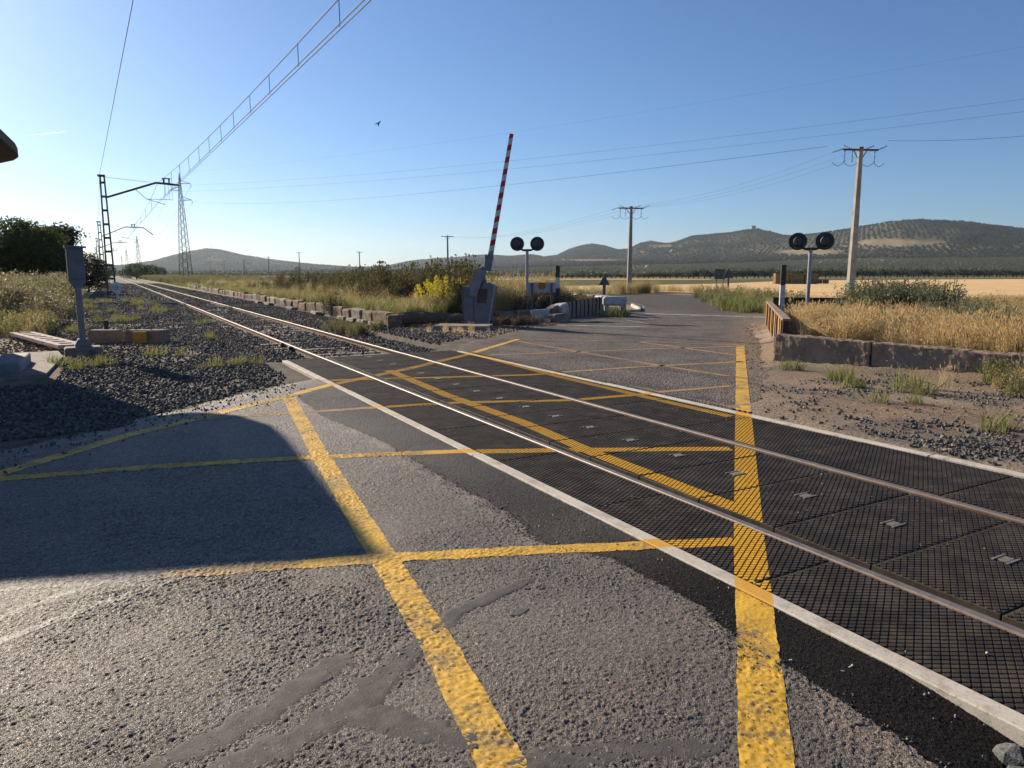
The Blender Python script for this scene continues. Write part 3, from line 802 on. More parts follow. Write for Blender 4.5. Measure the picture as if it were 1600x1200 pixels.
# ------------------------------------------------------------------ flashing-light signals seen from behind
def signal(label, u, d, ub, zc, zb, rz, lean=0):
    x, y = spot(B(u), d)
    s = thing('crossing_signal', label, 'crossing signal', (x, y, zb), rz, 'twin-disc crossing signals')
    h = zc - zb
    MB().tube([(0, 0, -.3), (0, 0, h - .26)], .058, 14).build('post', GALV, s, smooth=False)
    MB().box((0, 0, .02), (.26, .26, .06), .01).build('base_plate', GALV, s)
    a = MB(); a.box((0, 0, h - .245), (.34, .10, .075), .02); a.tube([(-.40, 0, h - .12), (-.17, 0, h - .235), (.17, 0, h - .235), (.40, 0, h - .12)], .038, 8); a.build('crossarm', BLACKP, s)
    for sgn in (-1, 1):
        d_ = MB(); n = 36; c = Vector((sgn * .39, .03, h))
        d_.tube([c + Vector((0, -.012, 0)), c + Vector((0, .012, 0))], .272, n)
        do = d_.build('disc', BLACKP, s)
        hb = MB(); hb.tube([c + Vector((0, -.12, 0)), c + Vector((0, -.012, 0))], [.115, .15], 20)
        hb.box(c + Vector((-.05, -.065, .02)), (.03, .09, .27), .006); hb.box(c + Vector((.06, -.06, .0)), (.03, .08, .24), .006)
        hb.box(c + Vector((.0, -.055, -.20)), (.16, .06, .045), .008)
        hb.build('lamp_housing', IRON, do)
        vz = MB(); ring = []
        for k in range(13):
            a_ = math.pi * k / 12
            ring.append((c.x + .13 * math.cos(a_), c.z + .13 * math.sin(a_)))
        vv = [(x_, .045, z_) for x_, z_ in ring] + [(x_, .26, z_) for x_, z_ in ring]
        vz.add(vv, [(k, k + 1, k + 14, k + 13) for k in range(12)])
        vz.build('visor', BLACKP, do)
    return s
signal('twin-disc signal on a grey post behind the painted blocks', 823.5, 28.0, 0, 2.84, .24, R(-36))
sr = signal('twin-disc signal rising from dry grass beside the rusty plank fence', 1264.5, 22.6, 0, 2.70, .27, R(-52))

# ------------------------------------------------------------------ black and white marker posts
def marker(label, u, d, zs, cols, wdt, lean):
    x, y = spot(B(u), d)
    s = thing('marker_post', label, 'marker post', (x, y, 0), R(-35), 'black and white marker posts')
    for (z0, z1), m in zip(zip(zs[:-1], zs[1:]), cols):
        MB().box((lean * (z0 + z1) / 2, 0, (z0 + z1) / 2), (wdt, .10, abs(z1 - z0)), .006).build('band', m, s)
marker('black, white and black marker post beside the white notice board', 871.5, 29.0, (0.1, 1.12, 1.55, 2.02), (BLACKP, WHITEP, BLACKP), .165, .0)
marker('marker post with black top and white foot behind the rusty plank fence', 1224, 23.5, (0.1, 1.33, 1.98), (WHITEP, BLACKP), .155, .0)

# ------------------------------------------------------------------ white notice board seen at an angle
x, y = spot(B(846), 27.0)
nb = thing('notice_board', 'low white notice board with an orange label on two grey posts', 'notice board', (x, y, 0), R(-29))
bw = 45 / 1123.3 * 27.0
MB().box((0, .035, 1.185), (bw, .03, .37), .005).build('panel', simple('pale_blue_white', (.36, .38, .42), (.31, .33, .365), 3, .6), nb)
for u in (831.5, 862): MB().box(((u - 846) / 1123.3 * 27, 0, .55), (.085, .05, 1.62), .008).build('post', simple('post_grey', (.13, .13, .12), (.10, .10, .095), 5, .7), nb)
ORG = simple('orange_label', (.50, .20, .015), (.42, .16, .012), 9, .6)
lb = MB(); lb.prism([(-.145, 1.37), (.145, 1.37), (.15, 1.16), (.07, 1.10), (-.07, 1.10), (-.15, 1.16)], .0155, .0195); lo_ = lb.build('label', ORG, nb, (.02, 0, 0))
tx = MB()
for zz, segs in ((1.335, ((-.13, .12),)), (1.315, ((-.12, .13),)), (1.262, ((-.09, -.03), (0, .12))), (1.24, ((-.10, .10),)), (1.19, ((-.13, -.02), (.02, .13))), (1.165, ((-.12, .12),))):
    for a, b in segs: tx.box(((a + b) / 2, .0145, zz), (b - a, .0016, .013))
tx.build('lettering', simple('print_brown', (.06, .03, .012), None, 1, .7), lo_)

# ------------------------------------------------------------------ painted kerb blocks between barrier and fence
def blockobj(label, u, d, z0, size, mat, rz, ry=0, seed=1):
    x, y = spot(B(u), d)
    me = roughen(MB().box((0, 0, 0), size, .035).mesh('kerb_block'), .012, 4, seed)
    o = link('kerb_block', me, mat, None, (x, y, z0 + size[2] / 2), (0, ry, rz))
    tag(o, label, 'concrete block', 'heavy blocks edging the far road')
rb = R(-14)
blockobj('grey block nearest the barrier in the painted block row', 790, 26.2, -.02, (.70, .42, .36), CONC, rb, 0, 11)
blockobj('dark unpainted block under the signal post', 820, 26.2, -.02, (.66, .44, .40), CONCD, rb, R(-3), 12)
blockobj('white painted block in the middle of the kerb block row', 845, 25.8, .08, (.64, .44, .34), CONCW, rb, R(-2), 13)
blockobj('tilted grey block leaning against the white end block', 865, 25.9, .20, (.42, .42, .34), CONC, R(2), R(-22), 14)
blockobj('white rounded end block on top at the fence end', 878, 25.9, .28, (.34, .46, .36), CONCW, R(5), R(-12), 15)
blockobj('lower grey block under the white end block', 874, 25.4, -.06, (.68, .46, .36), CONC, R(6), R(-5), 16)
blockobj('half-buried grey block under the white middle block', 850, 25.3, -.16, (.46, .40, .30), CONC, rb, 0, 17)

# ------------------------------------------------------------------ concrete plank fence on the left of the far road
PLANK = simple('plank_concrete', (.27, .24, .20), (.20, .175, .145), 4, .9, 0, .25, .5, 40, .005, dirt=(.23, .20, .165), dscale=5)
RIB = simple('rusted_rib', (.055, .035, .025), (.085, .05, .032), 9, .85, .2, .3)
def plank_fence(label, a, b, h0, h1, n, mat, ribm, capm=None, z0=-.15, mats=None):
    a, b = Vector(a), Vector(b); L = (b - a).length; ang = math.atan2(b.y - a.y, b.x - a.x)
    f = thing('plank_fence', label, 'fence', (a.x, a.y, 0), ang)
    w = L / n
    for k in range(n):
        hh = h0 + (h1 - h0) * (k + .5) / n
        m = mats[k % len(mats)] if mats else mat
        MB().box((w * (k + .5), .012 * ((k * 7) % 3 - 1), (hh + z0) / 2), (w * .80, .07, hh - z0), .01).build('plank', m, f)
        MB().box((w * k, 0.0, (hh + .02 + z0) / 2), (w * .13, .11, hh + .02 - z0), .008).build('rib', ribm, f)
    if capm:
        hm = (h0 + h1) / 2; an = math.atan2(h0 - h1, L)
        MB().box((L / 2, -.02, hm + .045), (L + .06, .17, .05), .008, Matrix.Rotation(an, 4, 'Y')).build('cap_rail', capm, f)
    return f
plank_fence('grey concrete plank fence with dark ribs along the far road', (15.25, 23.25), (19.2, 25.75), .58, .70, 11, PLANK, RIB)
OCH = simple('ochre_rust_plank', (.52, .29, .07), (.42, .20, .055), 5, .8, 0, .3, .4, 30, .004, dirt=(.14, .075, .04), dscale=4)
OCH2 = simple('pale_rust_plank', (.44, .33, .22), (.33, .21, .11), 5, .85, 0, .3, .4, 30, .004, dirt=(.17, .09, .05), dscale=4)
OCH3 = simple('brown_rust_plank', (.22, .115, .055), (.15, .08, .04), 5, .85, 0, .3, .4, 30, .004)
plank_fence('rusty ochre plank fence with a timber cap beside the road', (11.66, 9.70), (19.25, 16.78), .74, .72, 15, OCH, RIB, simple('cap_timber', (.26, .19, .13), (.19, .14, .095), 6, .9), mats=[OCH, OCH2, OCH, OCH3, OCH2, OCH])
d0 = Vector(spot(B(1210), 25.5)); d1 = Vector(spot(B(1350), 25.5))
dk = thing('steel_barrier', 'dark rusted steel edge beam behind the twin-disc signal in the grass', 'steel barrier', (d0.x, d0.y, 0), math.atan2(d1.y - d0.y, d1.x - d0.x))
LL = (d1 - d0).length
MB().prism([(0, .40), (LL, .40), (LL, .80), (0, .83)], -.03, .03).build('beam', RIB, dk)
MB().prism([(-.02, .831), (LL + .02, .801), (LL + .02, .84), (-.02, .87)], -.08, .08).build('flange', RIB, dk)
for q in (.3, 1.6, 2.9): MB().box((q, .07, .35), (.09, .06, .9), .006).build('post', RIB, dk)

# ------------------------------------------------------------------ concrete kerb wall on the right
def wall_seg(parent, a, b, h0, h1, th, seed):
    a, b = Vector(a), Vector(b); L = (b - a).length; d = (b - a).normalized(); nrm = Vector((-d.y, d.x))
    nx, nzv, ny = int(L / .045), 13, 8
    bm = bmesh.new(); bmesh.ops.create_cube(bm, size=1.0)
    bmesh.ops.bevel(bm, geom=bm.edges[:], offset=.02, segments=1, affect='EDGES')
    from mathutils import noise
    ex = [e for e in bm.edges if abs((e.verts[0].co - e.verts[1].co).normalized().x) > .95]
    bmesh.ops.subdivide_edges(bm, edges=ex, cuts=nx, use_grid_fill=True)
    ez = [e for e in bm.edges if abs((e.verts[0].co - e.verts[1].co).normalized().z) > .95]
    bmesh.ops.subdivide_edges(bm, edges=ez, cuts=nzv, use_grid_fill=True)
    ey = [e for e in bm.edges if abs((e.verts[0].co - e.verts[1].co).normalized().y) > .95]
    bmesh.ops.subdivide_edges(bm, edges=ey, cuts=ny, use_grid_fill=True)
    for v in bm.verts:
        s_ = v.co.x + .5; h = h0 + (h1 - h0) * s_
        P_ = Vector((a.x + d.x * L * s_ + nrm.x * v.co.y * th, a.y + d.y * L * s_ + nrm.y * v.co.y * th, -.2 + (v.co.z + .5) * (h + .2)))
        P_ += noise.noise_vector(P_ * 2.5 + Vector((seed, 0, 0))) * .025 + noise.noise_vector(P_ * 11) * .016 + noise.noise_vector(P_ * 30) * .008
        v.co = P_
    me = bpy.data.meshes.new('wall_segment'); bmesh.ops.recalc_face_normals(bm, faces=bm.faces[:]); bm.to_mesh(me); bm.free()
    link('wall_segment', me, CONCD, parent)
kw = thing('concrete_wall', 'low rough brown concrete wall holding back the golden grass', 'wall')
wall_seg(kw, (11.22, 9.48), (11.72, 7.82), .54, .50, .36, 1)
wall_seg(kw, (11.725, 7.80), (12.55, 5.0), .50, .43, .34, 2)
wall_seg(kw, (12.555, 4.98), (14.6, -2.0), .43, .34, .34, 3)

# ------------------------------------------------------------------ old sleeper and stone edging along the far side of the track
edge = thing('stone_edging', 'line of reddish broken blocks retaining the weedy bank along the track', 'stone edging')
y = 23.2; k = 0
while y < 96:
    L_ = random.uniform(1.0, 2.0) if y < 60 else random.uniform(1.0, 1.8)
    hh = random.uniform(.38, .46)
    me = roughen(MB().box((0, 0, 0), (.34, L_ - .05, hh), .05).mesh('block'), .03, 2.6, k, 1 if y > 45 else 2)
    link('block', me, BRICKS if random.random() < .75 else CONC, edge, (8.25 + .006 * (y - 22) + random.uniform(-.05, .05), y + L_ / 2, hh / 2 - .08 + random.uniform(-.03, .02)), (random.uniform(-.05, .05), random.uniform(-.08, .08), random.uniform(-.06, .06)))
    if random.random() < .5 and y < 50:
        me = roughen(MB().box((0, 0, 0), (.30, L_ * .8, .16), .03).mesh('block'), .02, 3, k + 50, 1)
        link('block', me, CONC, edge, (8.02 + random.uniform(-.04, .04), y + L_ / 2, -.06), (0, .1, random.uniform(-.1, .1)))
    y += L_ + random.uniform(.0, .05); k += 1
for q, (x, y, L_, rz) in enumerate(((8.35, 22.65, .85, .5), (8.05, 22.2, .5, .9))):
    link('block', roughen(MB().box((0, 0, 0), (.4, L_, .44), .06).mesh('block'), .03, 3, 70 + q), BRICKS, edge, (x, y, .14), (0, 0, rz))
a = Vector(spot(B(622), 23.3)); b = Vector(spot(B(726), 23.6))
lg = MB(); pts = []
for q in range(12):
    s_ = q / 11; P_ = a.lerp(b, s_); pts.append((P_.x, P_.y, .22 + .05 * math.sin(s_ * 5) + .03 * s_))
lg.tube(pts, [.20 + .015 * math.sin(q * 2.1) for q in range(12)], 9)
tag(link('timber_baulk', roughen(lg.mesh('timber_baulk'), .015, 4, 9, 1), WOODO), 'long grey weathered timber baulk lying left of the barrier pedestal', 'timber')

# ------------------------------------------------------------------ crash barrier at the bend
def guard(label, pts, zt, group=None):
    g_ = thing('crash_barrier', label, 'crash barrier', (0, 0, 0), 0, group)
    prof_ = [(0, 0), (.04, -.03), (.04, -.09), (0, -.13), (0, -.18), (.04, -.22), (.04, -.28), (0, -.31)]
    P_ = [Vector((x, y, 0)) for x, y in pts]; V = []; Fs = []; n = len(prof_)
    for i, p in enumerate(P_):
        d = (P_[min(i + 1, len(P_) - 1)] - P_[max(0, i - 1)]).normalized(); nr = Vector((d.y, -d.x, 0))
        for k, (o_, z_) in enumerate(prof_): V.append(p + nr * o_ + Vector((0, 0, zt + z_)))
        for k, (o_, z_) in enumerate(prof_): V.append(p + nr * (o_ - .006) + Vector((0, 0, zt + z_)))
    for i in range(len(P_) - 1):
        for k in range(n - 1):
            a_, b_ = i * 2 * n + k, (i + 1) * 2 * n + k
            Fs.append((a_, a_ + 1, b_ + 1, b_)); Fs.append((a_ + n, b_ + n, b_ + n + 1, a_ + n + 1))
        for k in (0, n - 1):
            a_, b_ = i * 2 * n + k, (i + 1) * 2 * n + k
            Fs.append((a_, b_, b_ + n, a_ + n))
    MB().add(V, Fs).build('beam', GALV, g_)
    for i, p in enumerate(P_):
        MB().box((p.x, p.y, zt / 2 - .1), (.10, .10, zt + .1), .006).build('post', IRON, g_)
pts = [spot(B(977), 30.0), spot(B(950), 31.5), spot(B(928), 33.2), spot(B(905), 35.5), spot(B(885), 38.0), spot(B(860), 42.0)]
guard('galvanised crash barrier curving behind the concrete plank fence', pts, .78)
x, y = spot(B(961), 29.0)
tag(link('concrete_terminal', roughen(MB().box((0, 0, .60), (.95, .35, .36), .06).box((-.33, 0, .2), (.16, .2, .5), .02).box((.33, 0, .2), (.16, .2, .5), .02).mesh('concrete_terminal'), .012, 4, 4), CONCW, None, (x, y, 0), (0, 0, R(-25))), 'pale concrete end piece at the start of the crash barrier', 'barrier end')
t_ = MB(); pts = [(19.5, 25.5), (20.8, 25.4), (22.2, 27.1), (24.4, 30.4)]
for p, q in zip(pts[:-1], pts[1:]):
    d = Vector(q) - Vector(p); t_.box(((p[0] + q[0]) / 2, (p[1] + q[1]) / 2, .0), (d.length, .14, .22), .02, rotz(math.atan2(d.y, d.x)))
t_.build('kerb', KERB)['kind'] = 'structure'

# ------------------------------------------------------------------ road signs seen from behind
SIGNB = simple('sign_back', (.085, .095, .11), (.06, .068, .08), 4, .5, .4, .4)
def tri_sign(label, u, d, zc, size, zpost, wpost):
    x, y = spot(B(u), d)
    s = thing('triangular_sign', label, 'road sign', (x, y, 0), R(-29))
    MB().box((0, 0, zpost / 2), (wpost, .05, zpost), .006).build('post', SIGNB, s)
    h = size * .866
    MB().prism([(-size / 2, zc - h / 3), (size / 2, zc - h / 3), (.03, zc + h * 2 / 3), (-.03, zc + h * 2 / 3)], .03, .05).build('plate', SIGNB, s)
tri_sign('back of a triangular sign behind the concrete plank fence', 944.5, 40, 1.25, .62, 1.4, .16)
tri_sign('back of a triangular sign on the verge at the bend', 1138.5, 52, 1.62, .78, 1.9, .13)
x, y = spot(B(1125), 55)
s = thing('rectangular_sign', 'back of a rectangular sign on two posts in the verge', 'road sign', (x, y, 0), R(-29))
MB().box((0, .03, 1.68), (.80, .03, .78), .01).build('plate', SIGNB, s)
for dx in (-.25, .27): MB().box((dx, 0, .9), (.06, .06, 1.9), .006).build('post', SIGNB, s)

# ------------------------------------------------------------------ kilometre tag by the first mast
tx_, ty_ = .28, 50.0
km = thing('white_marker_tag', 'small white rounded track marker in front of the first lattice mast', 'track marker', (tx_, ty_, 0), R(-8))
MB().box((0, 0, .25), (.14, .05, .7), .01).build('post', WHITEP, km)
pl_ = MB(); pl_.prism([(.30 * math.cos(a) * 1.0, .86 + .36 * math.sin(a)) for a in [2 * math.pi * k / 10 for k in range(10)]], -.045, -.027); ko = pl_.build('plate', WHITEP, km)
dg = MB(); dg.box((0, -.048, .98), (.16, .004, .035)); dg.box((0, -.048, .74), (.16, .004, .035)); dg.box((-.075, -.048, .86), (.03, .004, .22)); dg.box((.075, -.048, .80), (.03, .004, .12)); dg.box((0, -.048, .86), (.12, .004, .035))
dg.build('digit', simple('faded_print', (.20, .20, .22), None, 1, .8), ko)
# ------------------------------------------------------------------ catenary masts
def lattice_mast(label, x, y, h, w0, w1, ladder=.62):
    """two channels joined by batten plates, the narrow pair facing the track"""
    m = thing('catenary_mast', label, 'catenary mast', (x, y, -.1), R(-8), 'catenary masts left of the track')
    for s_ in (-1, 1):
        MB().prism([(s_ * w0 / 2 - .045, 0), (s_ * w0 / 2 + .045, 0), (s_ * w1 / 2 + .04, h), (s_ * w1 / 2 - .04, h)], -.09, .09).build('channel', IRON, m)
    k = 0; z = .55
    while z < h - .3:
        w = w0 + (w1 - w0) * z / h
        MB().box((0, -.085, z), (w, .02, .15), 0).build('batten', IRON, m)
        z += .92; k += 1
    MB().box((-.05, 0, h + .02), (w1 + .22, .22, .14), .02).build('cap', IRON, m)
    return m
def cantilever(m, zr, xb, zb, xe, ze, w=.06, hook=False):
    mb = MB()
    mb.tube([(.15, 0, zr), (xb, 0, zb), (xe, 0, ze)] + ([(xe + 1.1, 0, ze - .9)] if hook else []), w, 8)
    mb.build('cantilever_arm', IRON, m)
    MB().tube([(0.0, 0, zr + 1.35), (xb - .3, 0, zb + .02)], .012, 5).build('stay_wire', WIRE, m)
    ins = MB(); xc = xb + (xe - xb) * .45; zc = zb + (ze - zb) * .45
    for dx in (-.17, .17): ins.tube([(xc + dx, 0, zc), (xc + dx, 0, zc + .34)], [.045, .06], 7)
    ins.box((xc, 0, zc + .36), (.55, .12, .07), .01); ins.box((xc, 0, zc + .02), (.5, .12, .12), .01)
    ins.build('insulator', IRON, m)
    st = MB()
    st.tube([(xb * .60, 0, zr + (zb - zr) * .56), (xb * .80, 0, zr - .02), (xe - 1.0, 0, zr - .35)], .022, 6)
    st.tube([(xb * .80, 0, zr - .02), (xe - .5, 0, zr - .02)], .016, 6)
    st.build('registration_arm', IRON, m)
    hg = MB()
    for dx in (-.1, .1, .25): hg.tube([(xc + dx, 0, zc), (xc + dx * 1.6 - .05, 0, zr - .03)], .009, 4)
    hg.build('hanger', WIRE, m)
M1 = (0.02, 57.0); M2 = (-.75, 106.0)
m1 = lattice_mast('nearest ladder-like lattice catenary mast on the gravel left of the track', M1[0], M1[1], 8.35, .50, .24)
cantilever(m1, 6.95, 3.25, 8.05, 4.75, 7.95, .075)
m2 = lattice_mast('second catenary mast from the crossing, with a hooked arm', M2[0], M2[1], 8.3, .50, .26)
cantilever(m2, 6.5, 2.9, 7.75, 5.0, 7.7, .06, True)
m3 = lattice_mast('third catenary mast from the crossing, half hidden by the second', -1.7, 158, 8.4, .5, .26); cantilever(m3, 6.6, 2.9, 7.75, 5.0, 7.7, .06)
m4 = lattice_mast('fourth catenary mast from the crossing, far along the track', -2.8, 214, 8.4, .5, .26); cantilever(m4, 6.6, 2.9, 7.75, 5.0, 7.7, .06)
m5 = lattice_mast('farthest catenary mast, a faint ladder beside the trees', -4.1, 270, 8.4, .5, .26)

# ---- overhead line: messenger, contact wires and droppers
cat_ = thing('overhead_line', 'railway overhead line of messenger wire, twin contact wires and droppers', 'overhead line')
sup = [(4.95, -22.0, 6.15), (3.40, 57.0, 6.72), (2.35, 106.0, 6.3), (1.4, 158, 6.3), (.3, 214, 6.3)]
def contact(y):
    for a, b in zip(sup[:-1], sup[1:]):
        if a[1] <= y <= b[1]:
            k = (y - a[1]) / (b[1] - a[1]); return Vector((a[0] + (b[0] - a[0]) * k, y, a[2] + (b[2] - a[2]) * k)), k
def messenger(y):
    p, k = contact(y)
    gap = 1.30 - .80 * 4 * k * (1 - k) if y > 57 else .50 + .80 * ((y - 17) / 40) ** 2
    return p + Vector((0, 0, gap))
ysw = list(np.linspace(-21, 57, 27)) + list(np.linspace(58, 213, 40))
for dx in (-.05, .05):
    MB().tube([contact(y)[0] + Vector((dx, 0, 0)) for y in ysw], .0105, 5).build('contact_wire', WIRE, cat_)
MB().tube([messenger(y) for y in ysw], .0115, 5).build('messenger_wire', WIRE, cat_)
for y in (5.2, 8.6, 11.4, 14.4, 17.6, 20.7, 23.4, 26.3, 29.0, 32.1, 35.2, 39.0, 43.0, 47.6, 52, 64, 71, 78, 85, 92, 99):
    p = contact(y)[0]; q = messenger(y)
    MB().tube([p, q], .0085 if y < 40 else .012, 4).build('dropper', WIRE, cat_)
fw_ = MB(); fw_.tube([(1.85, -12, 8.0), (.92, 21, 8.05), (-.10, 57, 8.42)], .011, 5)
tag(fw_.build('feeder_wire', WIRE), 'thin feeder wire running from the top edge down to the nearest lattice mast', 'wire')
fw_ = MB(); fw_.tube([(-.12, 57, 8.42), (-.5, 82, 7.9), (-.9, 106, 8.3), (-1.8, 158, 8.4), (-2.9, 214, 8.4)], .013, 5)
tag(fw_.build('feeder_wire', WIRE), 'feeder wire linking the tops of the catenary masts along the track', 'wire')

# ------------------------------------------------------------------ steel lattice pylons
def pylon(label, u, d, h, wb, group='lattice pylons', simple_=False):
    x, y = spot(B(u), d)
    p = thing('lattice_pylon', label, 'pylon', (x, y, -.1), R(-29), group)
    def wz(z): return wb * (1 - z / (h * .97)) * .85 + .16 * wb if z < h * .9 else wb * .14 * (1 - (z - h * .9) / (h * .1)) + .03
    lg = [0, h * .3, h * .6, h * .9, h]; r = .085 if not simple_ else .10
    for a, b in ((-1, -1), (1, -1), (1, 1), (-1, 1)):
        MB().tube([(a * wz(z) / 2, b * wz(z) / 2, z) for z in lg], [r, r, r * .8, r * .7, r * .5], 4).build('leg', LATT, p)
    br = MB(); n = 26 if not simple_ else 10; zs = [h * .03 + h * .93 * (i / n) ** .92 for i in range(n + 1)]
    for i in range(n):
        z0, z1 = zs[i], zs[i + 1]; a, b = wz(z0) / 2, wz(z1) / 2; s_ = 1 if i % 2 else -1
        for (p0_, p1_) in (((-s_ * a, -a), (s_ * b, -b)), ((a, -s_ * a), (b, s_ * b)), ((s_ * a, a), (-s_ * b, b)), ((-a, s_ * a), (-b, -s_ * b))):
            br.tube([(p0_[0], p0_[1], z0), (p1_[0], p1_[1], z1)], .045 if not simple_ else .07, 4, False)
    br.build('bracing', LATT, p)
    tips = []
    for z, s_, L_ in ((h * .905, 1, 2.4), (h * .845, -1, 2.4), (h * .755, 1, 2.5)):
        a = MB(); tip = (s_ * L_, 0, z)
        for dy in (-1, 1):
            a.tube([(s_ * wz(z) / 2, dy * wz(z) / 2, z - .05), tip], .055, 4); a.tube([(s_ * wz(z) / 2, dy * wz(z) / 2, z + .75), tip], .045, 4)
        ao = a.build('crossarm', LATT, p)
        MB().tube([tip, (tip[0] + .25 * s_, 0, z - .5), (tip[0] + .1 * s_, 0, z - 1.0)], .05, 5).build('insulator', IRON, ao)
        tips.append(p.matrix_basis @ Vector((tip[0] + .2 * s_, 0, z - .4)))
    return p, tips, p.matrix_basis @ Vector((0, 0, h))
bpy.context.view_layer.update()
pA, tipsA, topA = pylon('tall lattice pylon standing in the weeds right of the track', 290.5, 170, 24.9, 2.25)
pylon('smaller lattice pylon beyond the dark roadside bush', 218, 430, 24, 3.2, simple_=True)
pylon('faint lattice pylon left of the dark bush, far along the line', 200, 640, 24, 3.4, simple_=True)
pylon('faintest lattice pylon seen between the catenary masts', 192, 880, 24, 3.6, simple_=True)

# ------------------------------------------------------------------ concrete power poles
def pole(label, u, d, h, lean=0.0, arms=True, small=False):
    x, y = spot(B(u), d)
    p = thing('power_pole', label, 'power pole', (x, y, -.1), R(-29 + 6), 'concrete power poles')
    k = 1.0
    V = []; Fs = []; zs = [0, h * .33, h * .66, h]
    mb = MB()
    w0, w1 = (.43, .23) if not small else (.40, .25)
    V = [(-w0 / 2, -.17, 0), (w0 / 2, -.17, 0), (w0 / 2, .17, 0), (-w0 / 2, .17, 0), (-w1 / 2, -.10, h), (w1 / 2, -.10, h), (w1 / 2, .10, h), (-w1 / 2, .10, h)]
    mb.add(V, [(0, 3, 2, 1), (4, 5, 6, 7), (0, 1, 5, 4), (1, 2, 6, 5), (2, 3, 7, 6), (3, 0, 4, 7)])
    mb.build('shaft', POLEC, p)
    if not small:
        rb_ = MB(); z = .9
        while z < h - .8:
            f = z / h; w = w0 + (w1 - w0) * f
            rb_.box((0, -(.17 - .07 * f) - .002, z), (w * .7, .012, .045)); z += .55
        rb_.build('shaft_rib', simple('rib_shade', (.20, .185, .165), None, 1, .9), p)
    a = MB(); a.box((0, 0, h - .08), (2.3, .11, .11), .01)
    for s_ in (-1, 1): a.tube([(s_ * .16, 0, h - .55), (s_ * .42, 0, h - .12)], .03, 4)
    a.box((0, 0, h + .03), (.26, .24, .12), .01)
    ao = a.build('crossarm', IRON, p)
    if not small:
        for sx, sy, sz in ((-1.2, -.0, -.1), (-.55, -.0, .1), (.3, 0, .1), (1.15, 0, .12)):
            q0 = Vector((sx, 0, h - .06)); dirv = Vector((.9 if sx > 0 else -.9, .0, .38 if sx > -1 else -.32)).normalized()
            q1 = q0 + dirv * .62
            mb = MB(); n = 7
            for j in range(n): mb.tube([q0.lerp(q1, j / n), q0.lerp(q1, (j + .55) / n)], .042 if j % 2 == 0 else .025, 6)
            mb.build('insulator', IRON, ao)
        for sx in (-1.0, -.5, .95):
            mb = MB()
            for j in range(5): mb.tube([(sx, 0, h - .16 - .14 * j), (sx, 0, h - .16 - .14 * j - .09)], .04 if j % 2 == 0 else .025, 6)
            mb.build('insulator', IRON, ao)
        jm = MB()
        for x0, x1 in ((-1.75, -1.0), (-1.0, -.1), (.1, .95), (.95, 1.65)):
            jm.tube([(x0 + (x1 - x0) * s_ / 8, .06, h - .82 - .22 * math.sin(math.pi * s_ / 8) + (.45 if abs(x0) > 1.5 or abs(x1) > 1.5 else 0) * abs((s_ / 8) - (1 if abs(x0) > 1.5 else 0)) * 0) for s_ in range(9)], .014, 5)
        jm.build('jumper_wire', WIRE, p)
    return p, Vector((x, y, h - .1))
q1, t1 = pole('nearest tapered concrete power pole, rising beyond the rusty plank fence', 1330.5, 45, 9.35)
q2, t2 = pole('concrete power pole at the outer edge of the road bend', 983.5, 66, 7.75)
q3, t3 = pole('slim power pole left of the barrier arm, above the weeds', 700, 130, 8.5, small=True)
for lab, u, d, h in (('power pole above the thistles, second left of the barrier', 562.5, 225, 8.6), ('power pole third left of the barrier, over the weedy bank', 468.5, 300, 10.6), ('small power pole left of the barrier, fourth in the row', 420.5, 360, 10.2), ('tiny power pole against the hill slope, right of the pylon', 382, 420, 9.6), ('tiny power pole against the hill, nearest to the lattice pylon', 329, 460, 9.3), ('tiny power pole against the hill between two others', 351, 440, 9.6)):
    pole(lab, u, d, h, small=True)

# ---- power lines
def cable(label, a, b, sag, r=.016, n=24, group='power lines across the sky'):
    a, b = Vector(a), Vector(b)
    pts = [a.lerp(b, i / n) - Vector((0, 0, sag * 4 * (i / n) * (1 - i / n))) for i in range(n + 1)]
    tag(MB().tube(pts, r, 4, False).build('power_line', WIRE), label, 'power line', group)
def sky_pt(u, v, d):
    x, y = spot(B(u), d); w = 600 - v; f = 1096.9 + .1531 * w
    return (x, y, EYE + d * (-169.9 + .9882 * w) / f * (1096.9 + .1531 * 172) / 1123.3)
cable('topmost faint power line from the pylon peak to the upper right corner', topA, sky_pt(1720, 42, 75), 1.6, .006)
cable('upper of the paired power lines running right from the tall pylon', tipsA[0], sky_pt(1720, 134, 75), 1.5, .011)
cable('lower of the paired power lines running right from the tall pylon', tipsA[1], sky_pt(1720, 155, 75), 1.6, .011)
cable('lowest power line from the tall pylon passing behind the barrier arm', tipsA[2], t1 + Vector((-1.9, .9, .1)), 1.5, .010)
cable('power line from the nearest concrete pole to the right edge', t1 + Vector((1.4, -.8, .45)), sky_pt(1720, 196, 40), .25, .009)
for q, off in enumerate((-1.0, 0, 1.0)):
    cable(('left', 'middle', 'right')[q] + ' wire strung between the two concrete poles at the bend', t2 + Vector((off, -.5 * off, 0)), t1 + Vector((off, -.5 * off, 0)), .7, .004, group='wires between the poles')
    cable(('left', 'middle', 'right')[q] + ' wire from the bend pole to the slim pole', t3 + Vector((off, -.5 * off, 0)), t2 + Vector((off, -.5 * off, 0)), 1.2, .005, group='wires between the poles')
for q, z in enumerate((22.4, 20.9, 18.6)):
    x, y = spot(B(218), 430)
    cable(('upper', 'middle', 'lower')[q] + ' power line from the tall pylon to the next pylon along the track', tipsA[q], (x + (2.2, -2.2, 2.3)[q], y, z), 5.5, .02, group='power lines along the track')

